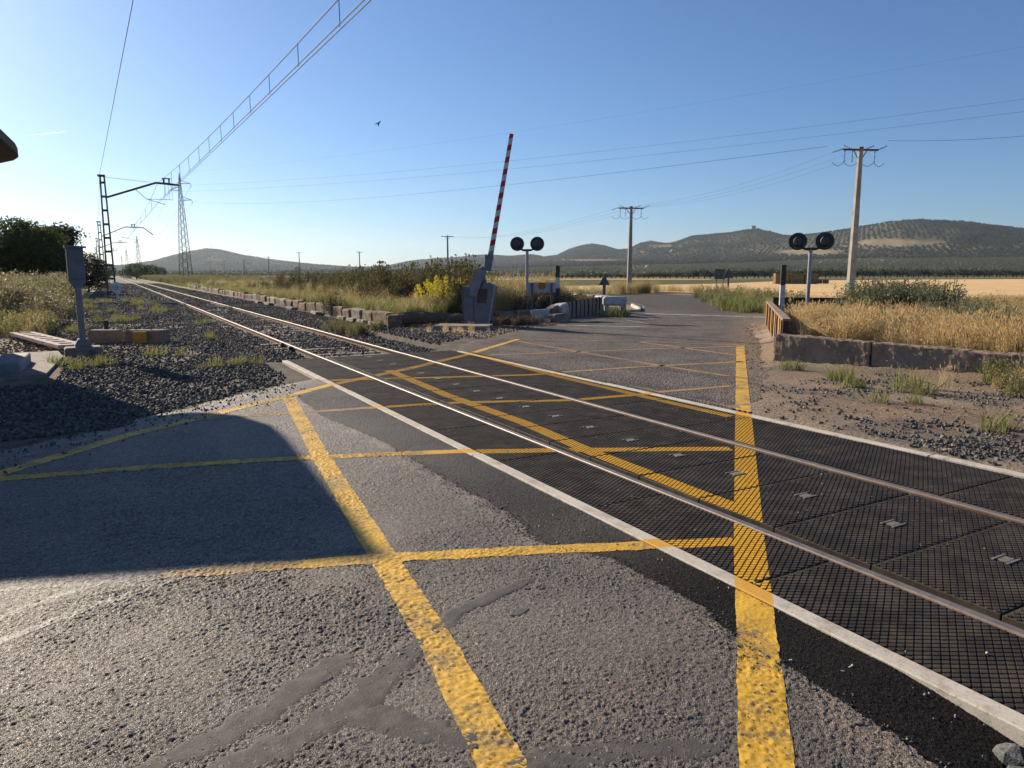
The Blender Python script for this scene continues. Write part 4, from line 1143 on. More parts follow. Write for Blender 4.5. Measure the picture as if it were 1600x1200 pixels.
# ------------------------------------------------------------------ bird and vapour trail
x, y = spot(B(598), 60)
bd = thing('bird', 'small dark bird flying in the blue sky above the barrier', 'bird', (x, y, 13.75), R(-29))
bmk = simple('bird_dark', (.018, .018, .022), (.03, .03, .035), 20, .8)
body = MB(); body.tube([(.20, .0, .12), (.14, 0, .11), (.06, 0, .06), (-.02, 0, -.06), (-.08, 0, -.22)], [.012, .035, .06, .045, .012], 8)
wv = [(.10, .02, .10), (-.14, .05, .03), (-.30, .06, -.06), (-.27, .06, -.10), (-.10, .05, -.04), (.04, .02, -.02)]
body.add([(a, b, c) for a, b, c in wv] + [(a, b + .012, c) for a, b, c in wv], [(0, 1, 2, 3, 4, 5), (11, 10, 9, 8, 7, 6)] + [(k, k + 6, (k + 1) % 6 + 6, (k + 1) % 6) for k in range(6)])
wv = [(.08, -.02, .08), (.06, -.06, -.12), (.0, -.10, -.30), (-.05, -.07, -.16), (.0, -.02, -.02)]
body.add([(a, b, c) for a, b, c in wv] + [(a, b - .012, c) for a, b, c in wv], [(4, 3, 2, 1, 0), (5, 6, 7, 8, 9)] + [(k, (k + 1) % 5, (k + 1) % 5 + 5, k + 5) for k in range(5)])
body.build('body', bmk, bd, smooth=True)
HAZE = 0.55e-4
# ------------------------------------------------------------------ fields
def polyf(*q): return [spot(B(u), d) for u, d in q]
t = NT('stubble')
sx = t.N('SeparateXYZ'); t.L(t.pos(), sx.inputs[0])
mp = t.N('Mapping'); mp.inputs['Rotation'].default_value = (0, 0, R(29)); mp.inputs['Scale'].default_value = (.05, .9, 1); t.L(t.pos(), mp.inputs[0])
st = t.noise(1.0, 5, mp.outputs[0], .6); st2 = t.noise(.35, 5)
colr = t.mix(t.ramp(st, .38, .62), (.76, .52, .26), (.58, .38, .175))
colr = t.mix(t.ramp(st2, .40, .75, 0, .5), colr, (.80, .60, .34))
STUB = t.bsdf(colr, .95, 0, .1, t.bump(t.noise(9, 5), .8, .12))
CROP = simple('green_crop', (.085, .092, .034), (.14, .125, .05), .12, .95, 0, .1, .8, 5, .15)
flat_poly('stubble_field', polyf((985, 69), (1085, 64), (1120, 57.5), (1155, 53), (1205, 43), (1300, 31.5), (1420, 27), (1700, 22), (2300, 24), (2300, 250), (1600, 232), (1450, 215), (1300, 190), (1215, 165), (1120, 122), (1000, 108), (880, 100), (820, 92), (860, 78)), .035, STUB)
flat_poly('crop_field', polyf((815, 90), (880, 98), (1000, 106), (1120, 120), (1215, 163), (1300, 188), (1450, 213), (1600, 230), (2300, 248), (2300, 330), (1600, 300), (1300, 262), (1100, 212), (1000, 208), (820, 206), (700, 200), (700, 120)), .005, CROP)
flat_poly('stubble_strip', polyf((200, 330), (330, 250), (500, 215), (700, 203), (820, 208), (1000, 210), (1112, 214), (1112, 238), (1000, 246), (820, 250), (500, 270), (330, 320), (200, 420)), .05, STUB)

# ------------------------------------------------------------------ hills and olive plain
HU = np.array([-900, -300, 0, 120, 200, 240, 270, 300, 325, 345, 380, 430, 500, 560, 600, 640, 680, 720, 735, 760, 800, 830, 850, 870, 890, 910, 925, 945, 965, 980, 1000, 1015, 1040, 1055, 1080, 1110, 1140, 1160, 1180, 1200, 1220, 1240, 1300, 1340, 1380, 1430, 1460, 1500, 1540, 1600, 1700, 1900, 2400])
HV = np.array([420, 421, 421, 419, 415, 410, 402, 395, 391, 392, 400, 408, 415, 419, 417.5, 410, 406, 404, 402, 400, 402, 399.5, 403, 401, 392, 386, 384, 387, 393, 392, 383, 380, 384, 381, 372, 369, 367, 364, 363, 367, 372, 373, 365, 358, 352, 348, 350, 352, 357, 364, 376, 392, 405])
RU = np.array([-900, 0, 250, 520, 600, 860, 900, 1000, 1080, 1180, 1260, 1400, 1600, 2400])
RR = np.array([4200, 4200, 4000, 4200, 4300, 4200, 3900, 3500, 3300, 3100, 2800, 2450, 2300, 2300])
BU = np.array([-900, 200, 560, 700, 850, 1000, 1150, 1300, 1450, 1600, 2400]); BV = np.array([427, 426, 425, 420, 411, 409, 407, 404, 404, 403, 410])
# sun-bleached slopes: (bearing px, elevation px, half widths) of bare fields
def land_z(u, d):
    ridge = np.interp(u, HU, HV); Rr = np.interp(u, RU, RR); base = np.interp(u, BU, BV)
    zr = EYE + Rr * (428 - ridge) / 1123.3
    r1 = Rr * .58
    zb = (r1) * (428 - base) / 1123.3
    s = np.clip((d - 330) / (r1 - 330), 0, 1)
    z0 = -.25 + (zb + .25) * s ** 1.7
    k = np.clip((d - r1) / (Rr - r1), 0, 1); k = k * k * (3 - 2 * k)
    n = fbm(u * .012, d * .0022, 4, 77) - .5
    z = z0 + (zr - zb) * k + n * 60 * k * (1 - k) * 2.2
    back = np.clip((d - Rr) / 900, 0, 1)
    z = z - zr * 1.1 * back * back * (3 - 2 * back) * .9
    return z + (fbm(u * .12, d * .01, 3, 5) - .5) * 5 * k
us = np.linspace(-900, 2400, 560); ds = np.concatenate([np.linspace(330, 1400, 40), np.linspace(1450, 4400, 120), np.linspace(4450, 5200, 8)])
U, D = np.meshgrid(us, ds); U = U.ravel(); D = D.ravel()
lat = (U - 800) / 1123.3 * D
LX, LY = lat * CY + D * SY, -lat * SY + D * CY
LZ = land_z(U, D)
me = np_mesh('hills', np.stack([LX, LY, LZ], 1), grid_faces(len(us), len(ds))[:, ::-1]); 
bmf = fbm(LX * .004, LY * .004, 4, 15)
soil = np.array([.125, .115, .082]); scrub = np.array([.050, .060, .036]); bare = np.array([.33, .26, .16])
cc = np.tile(soil, (len(U), 1))
Rr = np.interp(U, RU, RR); hk = np.clip((D - Rr * .62) / (Rr * .2), 0, 1)
forest = np.clip((bmf - .43) * 7, 0, 1) * hk
cc = lerp(cc, scrub, forest * .95)
def blob(u0, v0, su, sv):
    vv = 428 - (LZ - EYE) / D * 1123.3
    return np.exp(-((U - u0) / su) ** 2 - ((vv - v0) / sv) ** 2) * (D < Rr * 1.02)
for b in ((1405, 381, 75, 7), (1260, 392, 80, 9), (1500, 388, 60, 4), (1030, 386, 22, 3.5), (1000, 396, 14, 4), (930, 408, 60, 2.5), (340, 405, 18, 3), (1300, 407, 120, 2)):
    cc = lerp(cc, bare, blob(*b) * 1.1)
vcol(me, 'hcol', cc); me.shade_smooth()
t = NT('hillside'); at = t.N('Attribute', attribute_name='hcol').outputs['Color']
cv = t.mix(t.ramp(t.noise(.02, 6), .35, .65), at, t.mix(.45, at, (.06, .07, .04)))
link('hills', me, t.bsdf(cv, 1.0, 0, 0.0))['kind'] = 'structure'

# ------------------------------------------------------------------ scattering on points
def scatter(name, meshes, P, scale, rotv, idx, label, cat=None):
    src = bpy.data.collections.new(name + '_source')
    for i, m in enumerate(meshes):
        o = bpy.data.objects.new('%s_%02d' % (name, i), m); src.objects.link(o)
    P = np.asarray(P, np.float32)
    me = bpy.data.meshes.new(name); me.vertices.add(len(P)); me.vertices.foreach_set('co', P.ravel())
    a = me.attributes.new('rotv', 'FLOAT_VECTOR', 'POINT'); a.data.foreach_set('vector', np.asarray(rotv, np.float32).ravel())
    a = me.attributes.new('sclv', 'FLOAT_VECTOR', 'POINT'); a.data.foreach_set('vector', np.asarray(scale, np.float32).ravel())
    a = me.attributes.new('idx', 'INT', 'POINT'); a.data.foreach_set('value', np.asarray(idx, np.int32))
    o = bpy.data.objects.new(name, me); COL.objects.link(o)
    ng = bpy.data.node_groups.new(name, 'GeometryNodeTree')
    ng.interface.new_socket('Geometry', in_out='INPUT', socket_type='NodeSocketGeometry'); ng.interface.new_socket('Geometry', in_out='OUTPUT', socket_type='NodeSocketGeometry')
    N = ng.nodes; gi = N.new('NodeGroupInput'); go = N.new('NodeGroupOutput'); ip = N.new('GeometryNodeInstanceOnPoints'); ci = N.new('GeometryNodeCollectionInfo')
    ci.inputs['Collection'].default_value = src; ci.inputs['Separate Children'].default_value = True; ci.inputs['Reset Children'].default_value = True
    ip.inputs['Pick Instance'].default_value = True
    def attr(nm, ty):
        q = N.new('GeometryNodeInputNamedAttribute'); q.data_type = ty; q.inputs[0].default_value = nm; return q.outputs[0]
    e2r = N.new('FunctionNodeEulerToRotation'); ng.links.new(attr('rotv', 'FLOAT_VECTOR'), e2r.inputs[0])
    L = ng.links.new
    L(gi.outputs[0], ip.inputs['Points']); L(ci.outputs[0], ip.inputs['Instance']); L(e2r.outputs[0], ip.inputs['Rotation']); L(attr('sclv', 'FLOAT_VECTOR'), ip.inputs['Scale']); L(attr('idx', 'INT'), ip.inputs['Instance Index'])
    L(ip.outputs[0], go.inputs[0])
    md = o.modifiers.new('scatter', 'NODES'); md.node_group = ng
    o['kind'] = 'stuff'; o['label'] = label
    if cat: o['category'] = cat
    return o
def rand_rot(n, tilt=.12):
    return np.stack([rng.normal(0, tilt, n), rng.normal(0, tilt, n), rng.uniform(0, 6.283, n)], 1)

# ---- leaf and blade meshes
def leafcloud(P, size, flat=0.0, aspect=.55, N=None):
    """random little rhombic leaves at points P (n,3)"""
    n = len(P); size = np.broadcast_to(size, n)
    d = rng.normal(size=(n, 3)); d[:, 2] *= (1 - flat); d /= np.linalg.norm(d, axis=1)[:, None]
    e = np.cross(d, rng.normal(size=(n, 3))); e /= np.linalg.norm(e, axis=1)[:, None]
    a = d * size[:, None] * .5; b = e * size[:, None] * .5 * aspect
    V = np.stack([P - a, P + b, P + a, P - b], 1).reshape(-1, 3)
    return V, np.arange(4 * n).reshape(n, 4)
def join(parts):
    V, F, o = [], [], 0
    for v, f in parts:
        V.append(v); F.append(f + o); o += len(v)
    return np.concatenate(V), np.concatenate(F)
def blades(n, h0, h1, spread, w, lean=.35, heads=0.0, curl=.3):
    ang = rng.uniform(0, 6.283, n); r = spread * np.sqrt(rng.uniform(0, 1, n))
    base = np.stack([r * np.cos(ang), r * np.sin(ang), np.full(n, -.03)], 1)
    h = rng.uniform(h0, h1, n); la = rng.uniform(0, 6.283, n); ll = np.abs(rng.normal(0, lean, n)) * h
    ldir = np.stack([np.cos(la), np.sin(la), np.zeros(n)], 1)
    side = np.stack([-np.sin(la), np.cos(la), np.zeros(n)], 1); tw = rng.uniform(-1, 1, n)[:, None]
    side = side + ldir * tw; side /= np.linalg.norm(side, axis=1)[:, None]
    w = w * rng.uniform(.6, 1.3, n)[:, None]
    mid = base + ldir * (ll * .4)[:, None] + np.stack([0 * h, 0 * h, h * .55], 1)
    tip = base + ldir * (ll * (1 + curl))[:, None] + np.stack([0 * h, 0 * h, h], 1)
    V = np.stack([base - side * w * .5, base + side * w * .5, mid + side * w * .45, mid - side * w * .45, tip + side * w * .08, tip - side * w * .08], 1).reshape(-1, 3)
    i = np.arange(n)[:, None] * 6
    F = np.concatenate([i + np.array([[0, 1, 2, 3]]), i + np.array([[3, 2, 4, 5]])])
    parts = [(V, F)]
    if heads > 0:
        k = rng.uniform(size=n) < heads
        if k.any():
            tp = tip[k]; dd = (tip - mid)[k]; dd /= np.linalg.norm(dd, axis=1)[:, None]; hs = rng.uniform(.05, .10, k.sum())[:, None]
            for s_ in (side[k], np.cross(side[k], dd)):
                V2 = np.stack([tp - dd * .02, tp + dd * hs * .5 + s_ * .010, tp + dd * hs, tp + dd * hs * .5 - s_ * .010], 1).reshape(-1, 3)
                parts.append((V2, np.arange(4 * k.sum()).reshape(-1, 4)))
    return join(parts)
def veg_mat(name, c1, c2, trans=.35, c3=None):
    t = NT(name)
    rd = t.N('ObjectInfo').outputs['Random']
    colr = t.mix(rd, c1, c2)
    g = t.noise(3.5, 3)
    colr = t.mix(t.ramp(g, .35, .65, 0, .8), colr, c3 if c3 else c2)
    return t.leaf(colr, trans)
DRY = veg_mat('dry_grass', (.62, .45, .22), (.50, .35, .165), .52, (.70, .57, .34))
STRAWG = veg_mat('straw_grass', (.52, .43, .23), (.44, .34, .16), .48, (.36, .31, .14))
GREENG = veg_mat('green_grass', (.16, .20, .055), (.22, .23, .075), .42, (.26, .25, .10))
OLIVEW = veg_mat('olive_weed', (.15, .165, .06), (.21, .205, .085), .38, (.25, .215, .105))
DARKW = veg_mat('dark_weed', (.11, .12, .045), (.155, .15, .065), .36, (.19, .155, .08))
BLUEW = veg_mat('grey_green_weed', (.12, .145, .085), (.17, .185, .10), .35, (.20, .19, .10))
BROWNW = veg_mat('brown_weed', (.16, .10, .06), (.22, .145, .085), .3, (.27, .19, .13))
YELF = veg_mat('mustard_flower', (.62, .50, .02), (.68, .56, .04), .35, (.55, .45, .03))
def meshes(name, fn, mat, n):
    out = []
    for i in range(n):
        V, F = fn(); m = np_mesh(name, V, F); m.materials.append(mat); out.append(m)
    return out
G_DRY = meshes('dry_tuft', lambda: blades(46, .30, .66, .16, .008, .30, .6), DRY, 4)
G_STRAW = meshes('straw_tuft', lambda: blades(46, .40, .95, .20, .009, .32, .7), STRAWG, 4)
G_GREEN = meshes('green_tuft', lambda: blades(50, .10, .34, .13, .011, .55), GREENG, 4)
def leafy(h, rad, nst, nl, ls, droop=.2):
    parts = []
    for i in range(nst):
        a = rng.uniform(0, 6.283); rr = rad * math.sqrt(rng.uniform(0, 1)); tip = np.array([rr * math.cos(a), rr * math.sin(a), h * rng.uniform(.55, 1.0) * (1 - .25 * (rr / rad) ** 2)])
        b0 = np.array([tip[0] * .25, tip[1] * .25, -.05])
        s = np.linspace(0, 1, 5)[:, None]; pts = b0 + (tip - b0) * s + np.array([[0, 0, .06 * h]]) * np.sin(s * 3.14)
        sd = np.array([-math.sin(a), math.cos(a), 0]) * .006
        V = np.stack([pts - sd, pts + sd], 1).reshape(-1, 3); F = np.array([[2 * k, 2 * k + 1, 2 * k + 3, 2 * k + 2] for k in range(4)])
        parts.append((V, F))
        q = rng.uniform(.15, 1, nl)[:, None]; c = b0 + (tip - b0) * q + rng.normal(0, rad * .13, (nl, 3)) * (1.15 - .6 * q)
        c[:, 2] = np.maximum(c[:, 2], .01)
        parts.append(leafcloud(c, rng.uniform(.6, 1.4, nl) * ls, .2))
    return join(parts)
G_OLIVE = meshes('olive_weed', lambda: leafy(.75, .42, 16, 34, .055), OLIVEW, 4)
G_DARK = meshes('dark_weed', lambda: leafy(.95, .40, 18, 34, .05), DARKW, 4)
G_BLUE = meshes('grey_weed', lambda: leafy(.9, .55, 20, 40, .045), BLUEW, 4)
G_BROWN = meshes('brown_weed', lambda: leafy(.55, .38, 18, 30, .04), BROWNW, 3)
G_STRAWB = meshes('straw_bush', lambda: join([leafy(1.15, .45, 22, 34, .05), blades(60, .6, 1.25, .32, .009, .25, .9)]), STRAWG, 4)
def thistle():
    parts = []
    for i in range(5):
        x0, y0 = rng.normal(0, .16, 2); h = rng.uniform(.95, 1.5); lx, ly = rng.normal(0, .08, 2)
        tips = [(x0 + lx, y0 + ly, h)] + [(x0 + lx * .7 + rng.normal(0, .13), y0 + ly * .7 + rng.normal(0, .13), h * rng.uniform(.78, 1.0)) for _ in range(3)]
        for j, tp in enumerate(tips):
            b0 = (x0, y0, -.03) if j == 0 else (x0 + lx * .5, y0 + ly * .5, h * .55)
            for s_ in ((.006, 0, 0), (0, .006, 0)):
                s_ = np.array(s_); V = np.array([b0 - s_, b0 + s_, np.array(tp) + s_, np.array(tp) - s_]); parts.append((V, np.array([[0, 1, 2, 3]])))
            parts.append(leafcloud(np.array(tp) + rng.normal(0, .012, (9, 3)), .055, 0, .8))
        c = np.stack([x0 + rng.normal(0, .09, 26), y0 + rng.normal(0, .09, 26), rng.uniform(.05, h * .75, 26)], 1)
        parts.append(leafcloud(c, .10, .3, .35))
    return join(parts)
G_THIS = meshes('thistle', thistle, DARKW, 4)

def zone_points(n, fn):
    P = fn(n); return np.column_stack([P, hz(P[:, 0], P[:, 1])])
def place(name, ms, P, s0, s1, label, tilt=.10, zs=(1, 1)):
    n = len(P); s = rng.uniform(s0, s1, n)
    sc = np.stack([s, s, s * rng.uniform(zs[0], zs[1], n)], 1)
    return scatter(name, ms, P, sc, rand_rot(n, tilt), rng.integers(0, len(ms), n), label)
def in_spot(u0, u1, d0, d1, n):
    u = rng.uniform(u0, u1, n); d = np.sqrt(rng.uniform(d0 * d0, d1 * d1, n)); lat = (u - 800) / 1123.3 * d
    return np.column_stack([lat * CY + d * SY, -lat * SY + d * CY])
def keep(P, f): return P[f(P[:, 0], P[:, 1])]
offroad = lambda x, y: ~pip(x, y, FAR_ROAD)

# golden grass behind the wall
P = np.column_stack([rng.uniform(11.3, 30, 26000), rng.uniform(-1, 18, 26000)])
P = P[pip(P[:, 0], P[:, 1], [(11.75, 9.3), (12.7, 5.6), (13.9, 2), (15.3, -4), (30, -4), (28, 6), (25.5, 15), (21.3, 17.2), (19.9, 16.5)])]
P = P[rng.uniform(size=len(P)) < np.clip(9.0 / (np.hypot(P[:, 0], P[:, 1]) - 3), .25, 1)]
dP = P[:, 0] * SY + P[:, 1] * CY; uP = 800 + 1123.3 * (P[:, 0] * CY - P[:, 1] * SY) / dP
P = P[~((dP > 20.5) & (uP < 1365))]
P = np.column_stack([P, hz(P[:, 0], P[:, 1])])
kd = fbm(P[:, 0] * .55, P[:, 1] * .55, 4, 63)
P = P[(kd > .36) | (rng.uniform(size=len(P)) < .35)]; kd = fbm(P[:, 0] * .55, P[:, 1] * .55, 4, 63)
def graded(name, ms, sel, s0, s1, label, tilt=.16):
    n = sel.sum(); s = (s0 + (s1 - s0) * np.clip((kd[sel] - .3) / .4, 0, 1)) * rng.uniform(.7, 1.3, n)
    scatter(name, ms, P[sel], np.stack([s, s, s * rng.uniform(.8, 1.2, n)], 1), rand_rot(n, tilt), rng.integers(0, len(ms), n), label)
rs = rng.uniform(size=len(P))
graded('dry_grass', G_DRY, rs < .74, .38, .84, 'golden dry grass filling the ground behind the low concrete wall')
graded('straw_grass', G_STRAW, (rs >= .74) & (rs < .93), .30, .64, 'paler tall straw stems among the golden grass behind the wall')
graded('grass_weeds', G_OLIVE, (rs >= .93) & (rs < .952) & (P[:, 0] > 12.5), .4, .8, 'olive weeds mixed into the golden grass behind the wall')
graded('grass_brown', G_BROWN, (rs >= .952) & (rs < .985), .5, .95, 'brown dry weeds mixed into the golden grass behind the wall')
# field edge beyond
Q = in_spot(1200, 1680, 21, 34, 3200); Q = Q[pip(Q[:, 0], Q[:, 1], FAR_ROAD) == 0]
dQ = Q[:, 0] * SY + Q[:, 1] * CY; uQ = 800 + 1123.3 * (Q[:, 0] * CY - Q[:, 1] * SY) / dQ
Q = Q[~((dQ < 26.5) & (uQ < 1365))]
Q = Q[rng.uniform(size=len(Q)) < .55]
place('verge_grass', G_STRAW, np.column_stack([Q, hz(Q[:, 0], Q[:, 1])]), .45, .8, 'thin straw grass at the edge of the stubble field')
# green shrubs in the golden grass
def clump(us_, ds_, n, r):
    out = []
    for u, d in zip(us_, ds_):
        x, y = spot(B(u), d); out.append(np.column_stack([rng.normal(x, r, n), rng.normal(y, r, n)]))
    P = np.concatenate(out); return np.column_stack([P, hz(P[:, 0], P[:, 1])])
place('grey_green_shrubs', G_BLUE, clump((1365, 1385, 1405, 1425, 1445, 1415), (21, 20.5, 21, 20, 21, 22), 11, .42), 1.1, 1.6, 'grey-green feathery shrubs growing out of the golden grass', .1)
place('shade_weeds', G_DARK, clump((1235, 1255, 1275, 1300, 1320), (22.8, 23.2, 23.4, 23.6, 24.0), 3, .3), .35, .5, 'dark weeds under the rusted edge beam', .1)
place('wild_fennel', G_BLUE, clump((1480, 1530, 1575, 1600), (17, 15.5, 14.5, 13), 6, .45), .75, 1.15, 'pale green feathery stems at the right edge of the golden grass')
# in front of the wall, right edge
Q = np.column_stack([rng.uniform(9.2, 13.5, 900), rng.uniform(-1, 6.5, 900)])
xw = np.interp(Q[:, 1], [-2, 5, 7.8, 9.5], [14.3, 12.3, 11.5, 11.0])
Q = Q[(Q[:, 0] < xw - .12) & (Q[:, 0] > xw - 1.7) & (fbm(Q[:, 0] * .9, Q[:, 1] * .9, 3, 8) > .47)]
Z3 = np.column_stack([Q, hz(Q[:, 0], Q[:, 1])])
place('wall_foot_weeds', G_OLIVE, Z3[::3], .30, .62, 'low olive weeds along the foot of the concrete wall')
place('wall_foot_grass', G_GREEN, Z3[1::3], .7, 1.4, 'green grass tufts along the foot of the concrete wall')
place('wall_foot_straw', G_DRY, Z3[2::3], .4, .8, 'dry tufts along the foot of the concrete wall')
P = clump((1305, 1330, 1420, 1450, 1585, 1240, 1345), (11.4, 11.3, 9.2, 10.0, 7.6, 12.7, 10.6), 3, .12)
place('dirt_weeds', G_GREEN, P, .5, 1.0, 'scattered small weeds on the stony dirt right of the crossing')

# weedy bank beyond the track
def bank(n, y0, y1):
    y = y0 + (y1 - y0) * rng.uniform(0, 1, n) ** 1.6; x = rng.uniform(8.6, 20, n)
    P = np.column_stack([x, y]); P = P[pip(P[:, 0], P[:, 1], RAISE_A)]; return np.column_stack([P, hz(P[:, 0], P[:, 1])])
P = bank(7500, 23, 130)
lat_ = P[:, 0] * CY - P[:, 1] * SY; dep_ = P[:, 0] * SY + P[:, 1] * CY; uu_ = 800 + 1123.3 * lat_ / dep_
P = P[~((uu_ > 742) & (dep_ < 33))]
front = P[P[:, 0] < 10.2]; back_ = P[P[:, 0] >= 10.2]
place('bank_green_grass', G_GREEN, front[::2], 1.0, 2.0, 'green grass at the front of the weedy bank along the track')
place('bank_straw_grass', G_STRAW, front[1::4], .45, .8, 'straw grass at the front of the weedy bank along the track')
nb_ = fbm(back_[:, 0] * .45, back_[:, 1] * .30, 4, 12)
def place_v(name, ms, P, s0, s1, k, label):
    n = len(P); s = (s0 + (s1 - s0) * np.clip((k - .3) / .4, 0, 1)) * rng.uniform(.75, 1.25, n)
    return scatter(name, ms, P, np.stack([s, s, s * rng.uniform(.85, 1.15, n)], 1), rand_rot(n, .09), rng.integers(0, len(ms), n), label)
sel = (nb_ > .46) & (back_[:, 1] < 62) & (back_[:, 0] < 17); sel &= rng.uniform(size=len(sel)) < .55
place_v('thistle_thicket', G_THIS, back_[sel], .60, 1.18, nb_[sel], 'tall dark thistles with round heads standing on the bank')
sel = (nb_ > .44) & (rng.uniform(size=len(nb_)) < .6)
place_v('bank_dark_weeds', G_DARK, back_[sel], .45, .95, nb_[sel], 'dark tall weeds massed on the bank beyond the track')
sel = (nb_ <= .52) & (rng.uniform(size=len(nb_)) < .6)
place_v('bank_olive_weeds', G_OLIVE, back_[sel], .5, 1.0, nb_[sel], 'olive green weeds on the bank beyond the track')
sel = (nb_ <= .44) & (rng.uniform(size=len(nb_)) < .35)
place_v('bank_brown_weeds', G_BROWN, back_[sel], .8, 1.5, nb_[sel], 'reddish brown dry weeds on the bank beyond the track')
sel = (nb_ > .36) & (rng.uniform(size=len(nb_)) < .10)
place_v('bank_straw_stems', G_STRAWB, back_[sel], .5, .9, nb_[sel], 'pale straw stems among the weeds on the bank')
# straw bushes round the first signal
place('straw_thicket', G_STRAWB, clump((785, 800, 815, 838, 852, 862, 775, 828, 795, 845), (27.5, 28.9, 29.6, 29.8, 30.2, 30.6, 26.8, 31, 30, 31.5), 7, .35), .85, 1.25, 'tall pale straw thicket round the signal behind the kerb blocks', .08)
place('thicket_undergrowth', G_BROWN, clump((782, 796, 810, 835, 850, 862, 875), (27.6, 28.0, 28.6, 29.3, 29.6, 29.8, 30.5), 7, .3), 1.1, 1.6, 'brown undergrowth between the signal and the notice board', .08)
place('thicket_dark', G_DARK, clump((879, 885, 845, 857), (31.5, 32, 31, 31.5), 5, .3), .6, 1.0, 'dark weeds behind the notice board')
place('verge_brown_weeds', G_BROWN, clump((772, 782, 795, 808, 820, 835), (24.3, 24.0, 23.9, 23.9, 24.0, 24.1), 6, .22), .45, .75, 'low purplish brown weeds at the foot of the kerb blocks')
place('plinth_straw', G_DRY, clump((690, 705, 720, 735, 750), (20.9, 20.7, 20.6, 20.9, 21.2), 4, .35), .18, .45, 'short dry tufts round the barrier plinth')
place('trackside_green', G_OLIVE, clump((530, 545, 560, 580, 520), (22.0, 21.8, 21.5, 21.5, 23), 5, .25), .35, .65, 'green weeds between the track and the broken blocks')
# verge at the bend
place('bend_verge_olive', G_OLIVE, clump((1118, 1130, 1150, 1165, 1180, 1195, 1208), (52, 50, 44, 41, 38, 36, 34), 9, .8), .9, 1.5, 'olive weeds on the verge inside the far bend', .1)
place('bend_verge_green', G_GREEN, clump((1165, 1175, 1185, 1150, 1195), (35, 34, 33, 39, 32), 16, .6), 1.6, 2.8, 'fresh green grass on the verge by the road edge')
place('bend_verge_straw', G_STRAWB, clump((1120, 1150, 1170, 1190, 1205, 1135), (54, 46, 43, 40, 36, 50), 5, .7), .7, 1.0, 'straw coloured stems on the verge inside the far bend')
place('pole_foot_straw', G_STRAWB, clump((962, 970, 996, 1006, 1014), (61, 63, 64, 64, 65), 6, .5), .8, 1.2, 'straw clumps at the foot of the pole by the bend')
place('kerb_nose_green', G_GREEN, clump((962, 968, 955), (28.9, 28.7, 29.2), 8, .25), 1.0, 1.8, 'bright green grass on the kerb nose under the crash barrier end')
place('bend_roadside_grass', G_STRAW, np.column_stack([in_spot(860, 1110, 67, 72, 260), np.zeros(260)]), .4, .8, 'thin straw along the outer edge of the bend')
# left weeds
def leftzone(n, u0, u1, d0, d1):
    P = in_spot(u0, u1, d0, d1, n); P = P[(P[:, 0] < -1.2 - .02 * P[:, 1])]; return np.column_stack([P, hz(P[:, 0], P[:, 1])])
P = leftzone(1500, -60, 118, 24, 52)
h_ = fbm(P[:, 0] * .3, P[:, 1] * .2, 3, 31)
G_PALE = meshes('pale_shrub', lambda: leafy(.85, .60, 26, 44, .05), veg_mat('pale_shrub_leaf', (.27, .24, .13), (.22, .21, .11), .35, (.32, .27, .16)), 4)
place('left_straw_weeds', G_PALE, P[h_ > .44][:110], 1.3, 2.4, 'pale dry shrubs below the dark trees on the left', .1)
place('left_straw_stems', G_STRAWB, P[h_ > .50][:50], .7, 1.2, 'straw stems among the pale shrubs on the left', .1)
place('left_olive_weeds', G_OLIVE, P[h_ <= .49][:110], 1.3, 2.4, 'olive green weeds below the dark trees on the left', .1)
P = leftzone(260, -20, 100, 19.5, 25)
place('left_near_weeds', G_OLIVE, P[:90], .5, 1.0, 'weeds round the slotted trough lid on the left')
place('left_near_straw', G_STRAW, P[90:170], .35, .7, 'dry stems round the slotted trough lid on the left')
P = clump((95, 120, 140, 350, 370, 118, 108, 330, 255, 160, 200, 300), (13.6, 13.2, 13.4, 13.6, 13.3, 22, 21, 19, 15.5, 26, 27, 26), 4, .22)
place('gravel_weeds', G_GREEN, P, .5, 1.1, 'small green weeds scattered over the gravel left of the track')
Q = np.column_stack([rng.uniform(-3, 2.2, 500), rng.uniform(24, 60, 500)]); Q = Q[fbm(Q[:, 0] * .8, Q[:, 1] * .3, 3, 44) > .54]
place('gravel_far_weeds', G_GREEN, np.column_stack([Q, hz(Q[:, 0], Q[:, 1])]), .6, 1.3, 'patchy weeds on the gravel near the first catenary mast')
# verges far along the track
Q = np.column_stack([rng.uniform(8.8, 30, 1600), rng.uniform(110, 330, 1600)])
place('far_verge_weeds', G_OLIVE, np.column_stack([Q, np.zeros(len(Q))]), 1.2, 2.2, 'weeds on the verge far along the track')
Q = np.column_stack([rng.uniform(-14, -2.6, 420), rng.uniform(60, 150, 420)])
place('left_far_weeds', G_OLIVE, np.column_stack([Q, np.zeros(len(Q))]), 1.0, 1.8, 'weeds below the trees far along the track on the left')

